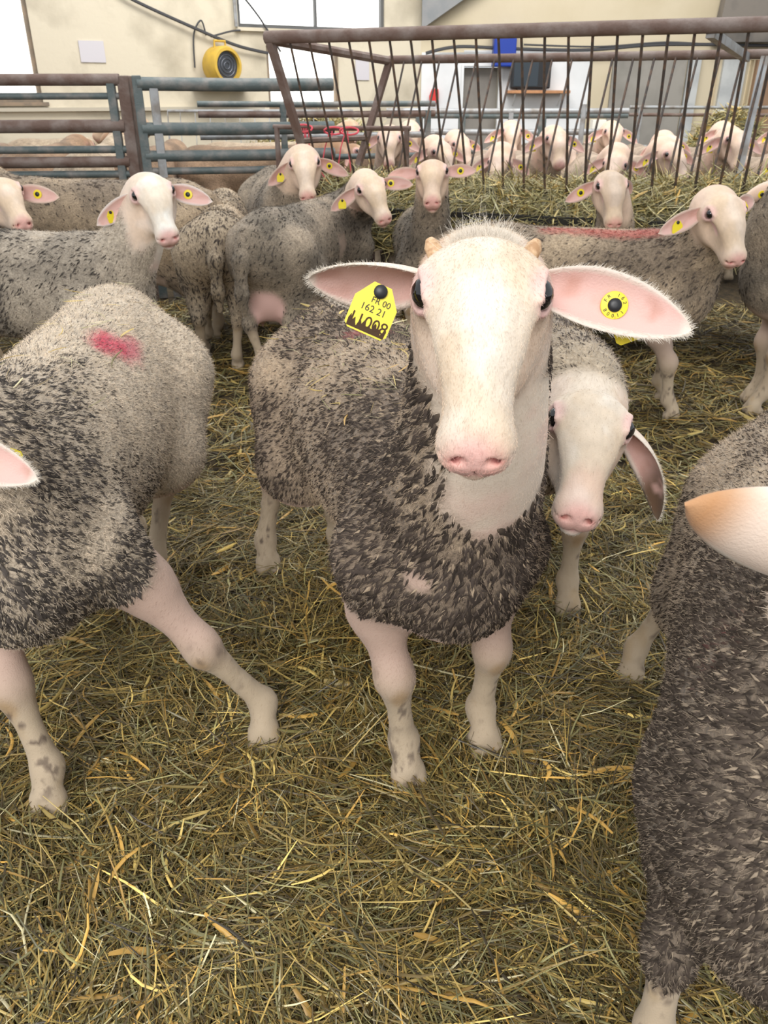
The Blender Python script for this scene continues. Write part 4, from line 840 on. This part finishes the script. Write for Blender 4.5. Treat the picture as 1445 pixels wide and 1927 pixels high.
# ------------------------------------------------------------------ the flock beyond the feeder and the brown flock: a few kinds, then copies
FAR = dict(step=.021, hstep=.0085, matl=M_FAR)
FACE = np.array((.70, .55, .46)); FW = dict(light=(.48, .37, .28), dark=(.30, .23, .17), face=FACE)
BR = dict(light=(.33, .215, .135), dark=(.19, .125, .08), face=np.array((.33, .21, .13))); PB = dict(light=(.52, .42, .31), dark=(.34, .26, .18), face=np.array((.45, .33, .23)))
def kind(hx, hz, X, Y, pal, tags=(), ears=None, s=1.0, grp=None):
    k = make_sheep('sheep', 'sheep', (0, 0, 0), (1, 0), head=dict(eye=(hx, 0, hz), X=X, Y=Y, s=s*1.05), scale=s, pal=pal, ears=ears, tags=tags, cat='sheep', group=grp, **FAR)
    return k
t1 = [ET('L', kind='disc', u=.5), ET('R', kind='plate', u=.55, size=.9, tilt=(.95, 0, .2))]
DR = dict(L=dict(e=(-.1, .9, -.38), n=(.9, .1, .2), L=.14, w=.028, droop=(0, 0, -.02)), R=dict(e=(-.1, -.9, -.38), n=(.9, -.1, .2), L=.14, w=.028, droop=(0, 0, -.02)))
kinds = [kind(.66, .83, (.68, 0, -.73), (0, 1, 0), FW, t1, DR), kind(.70, .76, (.55, .35, -.76), (-.4, .9, .1), FW, t1, DR), kind(.68, .70, (.45, -.2, -.87), (.2, 1, .15), FW, t1, DR),
         kind(.72, .72, (.9, .1, -.45), (0, 1, 0), BR, (), DR, 1.05), kind(.74, .58, (.6, -.3, -.74), (.3, .95, 0), BR, (), DR, 1.05), kind(.60, .86, (.1, .95, -.3), (-1, .1, 0), PB, (), DR, 1.05)]
used = set()
def put(i, x, y, ang, label, group, sc=1.0):
    o = kinds[i] if i not in used else copy_tree(kinds[i]); used.add(i)
    o.location = (x, y, 0); o.rotation_euler = (0, 0, ang); o.scale = (sc,)*3; o['label'] = label; o['group'] = group
ORD = ['first', 'second', 'third', 'fourth', 'fifth', 'sixth', 'seventh', 'eighth', 'ninth', 'tenth', 'eleventh', 'twelfth', 'thirteenth', 'fourteenth', 'fifteenth']
row = [(.03, 5.32, 0, -1.62), (.36, 5.45, 1, -1.5), (.70, 5.30, 2, -1.6), (1.04, 5.25, 0, -1.5), (1.38, 5.2, 2, -1.65), (1.72, 5.2, 1, -1.55), (2.06, 5.1, 0, -1.5), (2.40, 5.1, 2, -1.6), (2.76, 5.0, 1, -1.55),
       (.20, 6.42, 0, -1.5), (.56, 6.35, 1, -1.6), (.93, 6.4, 0, -1.62), (1.30, 6.3, 1, -1.5), (1.66, 6.35, 0, -1.6), (2.05, 6.25, 1, -1.62), (2.45, 6.25, 0, -1.5), (2.85, 6.2, 0, -1.55)]
for k, (x, y, i, a) in enumerate(row):
    hx, hy = math.cos(a), math.sin(a)
    put(i, x-hx*.71, y-hy*.71, a, (f'pale sheep eating beyond the hay, {ORD[k]} of the front row from the feeder end' if k < 9 else f'pale sheep standing in the second row beyond the hay, {ORD[k-9]} from the left'), 'pale sheep eating beyond the feeder', 1.06)
brow = [(-3.32, 6.5, 3, 1.7), (-2.92, 6.35, 4, -1.5), (-2.52, 6.5, 3, 1.5), (-2.10, 6.4, 5, 1.65), (-1.70, 6.5, 4, 1.5), (-.95, 6.42, 3, -.08), (-.9, 7.0, 5, .05), (-.05, 6.75, 4, 1.5), (-2.75, 7.75, 5, .6), (.38, 6.8, 3, 1.6)]
for k, (x, y, i, a) in enumerate(sorted(brow)):
    put(i, x, y, a, f'{"cream" if i == 5 else "brown"} sheep in the pen behind the pipe fences, {ORD[k]} of that flock from the left', 'brown sheep behind the pipe fences', 1.05)
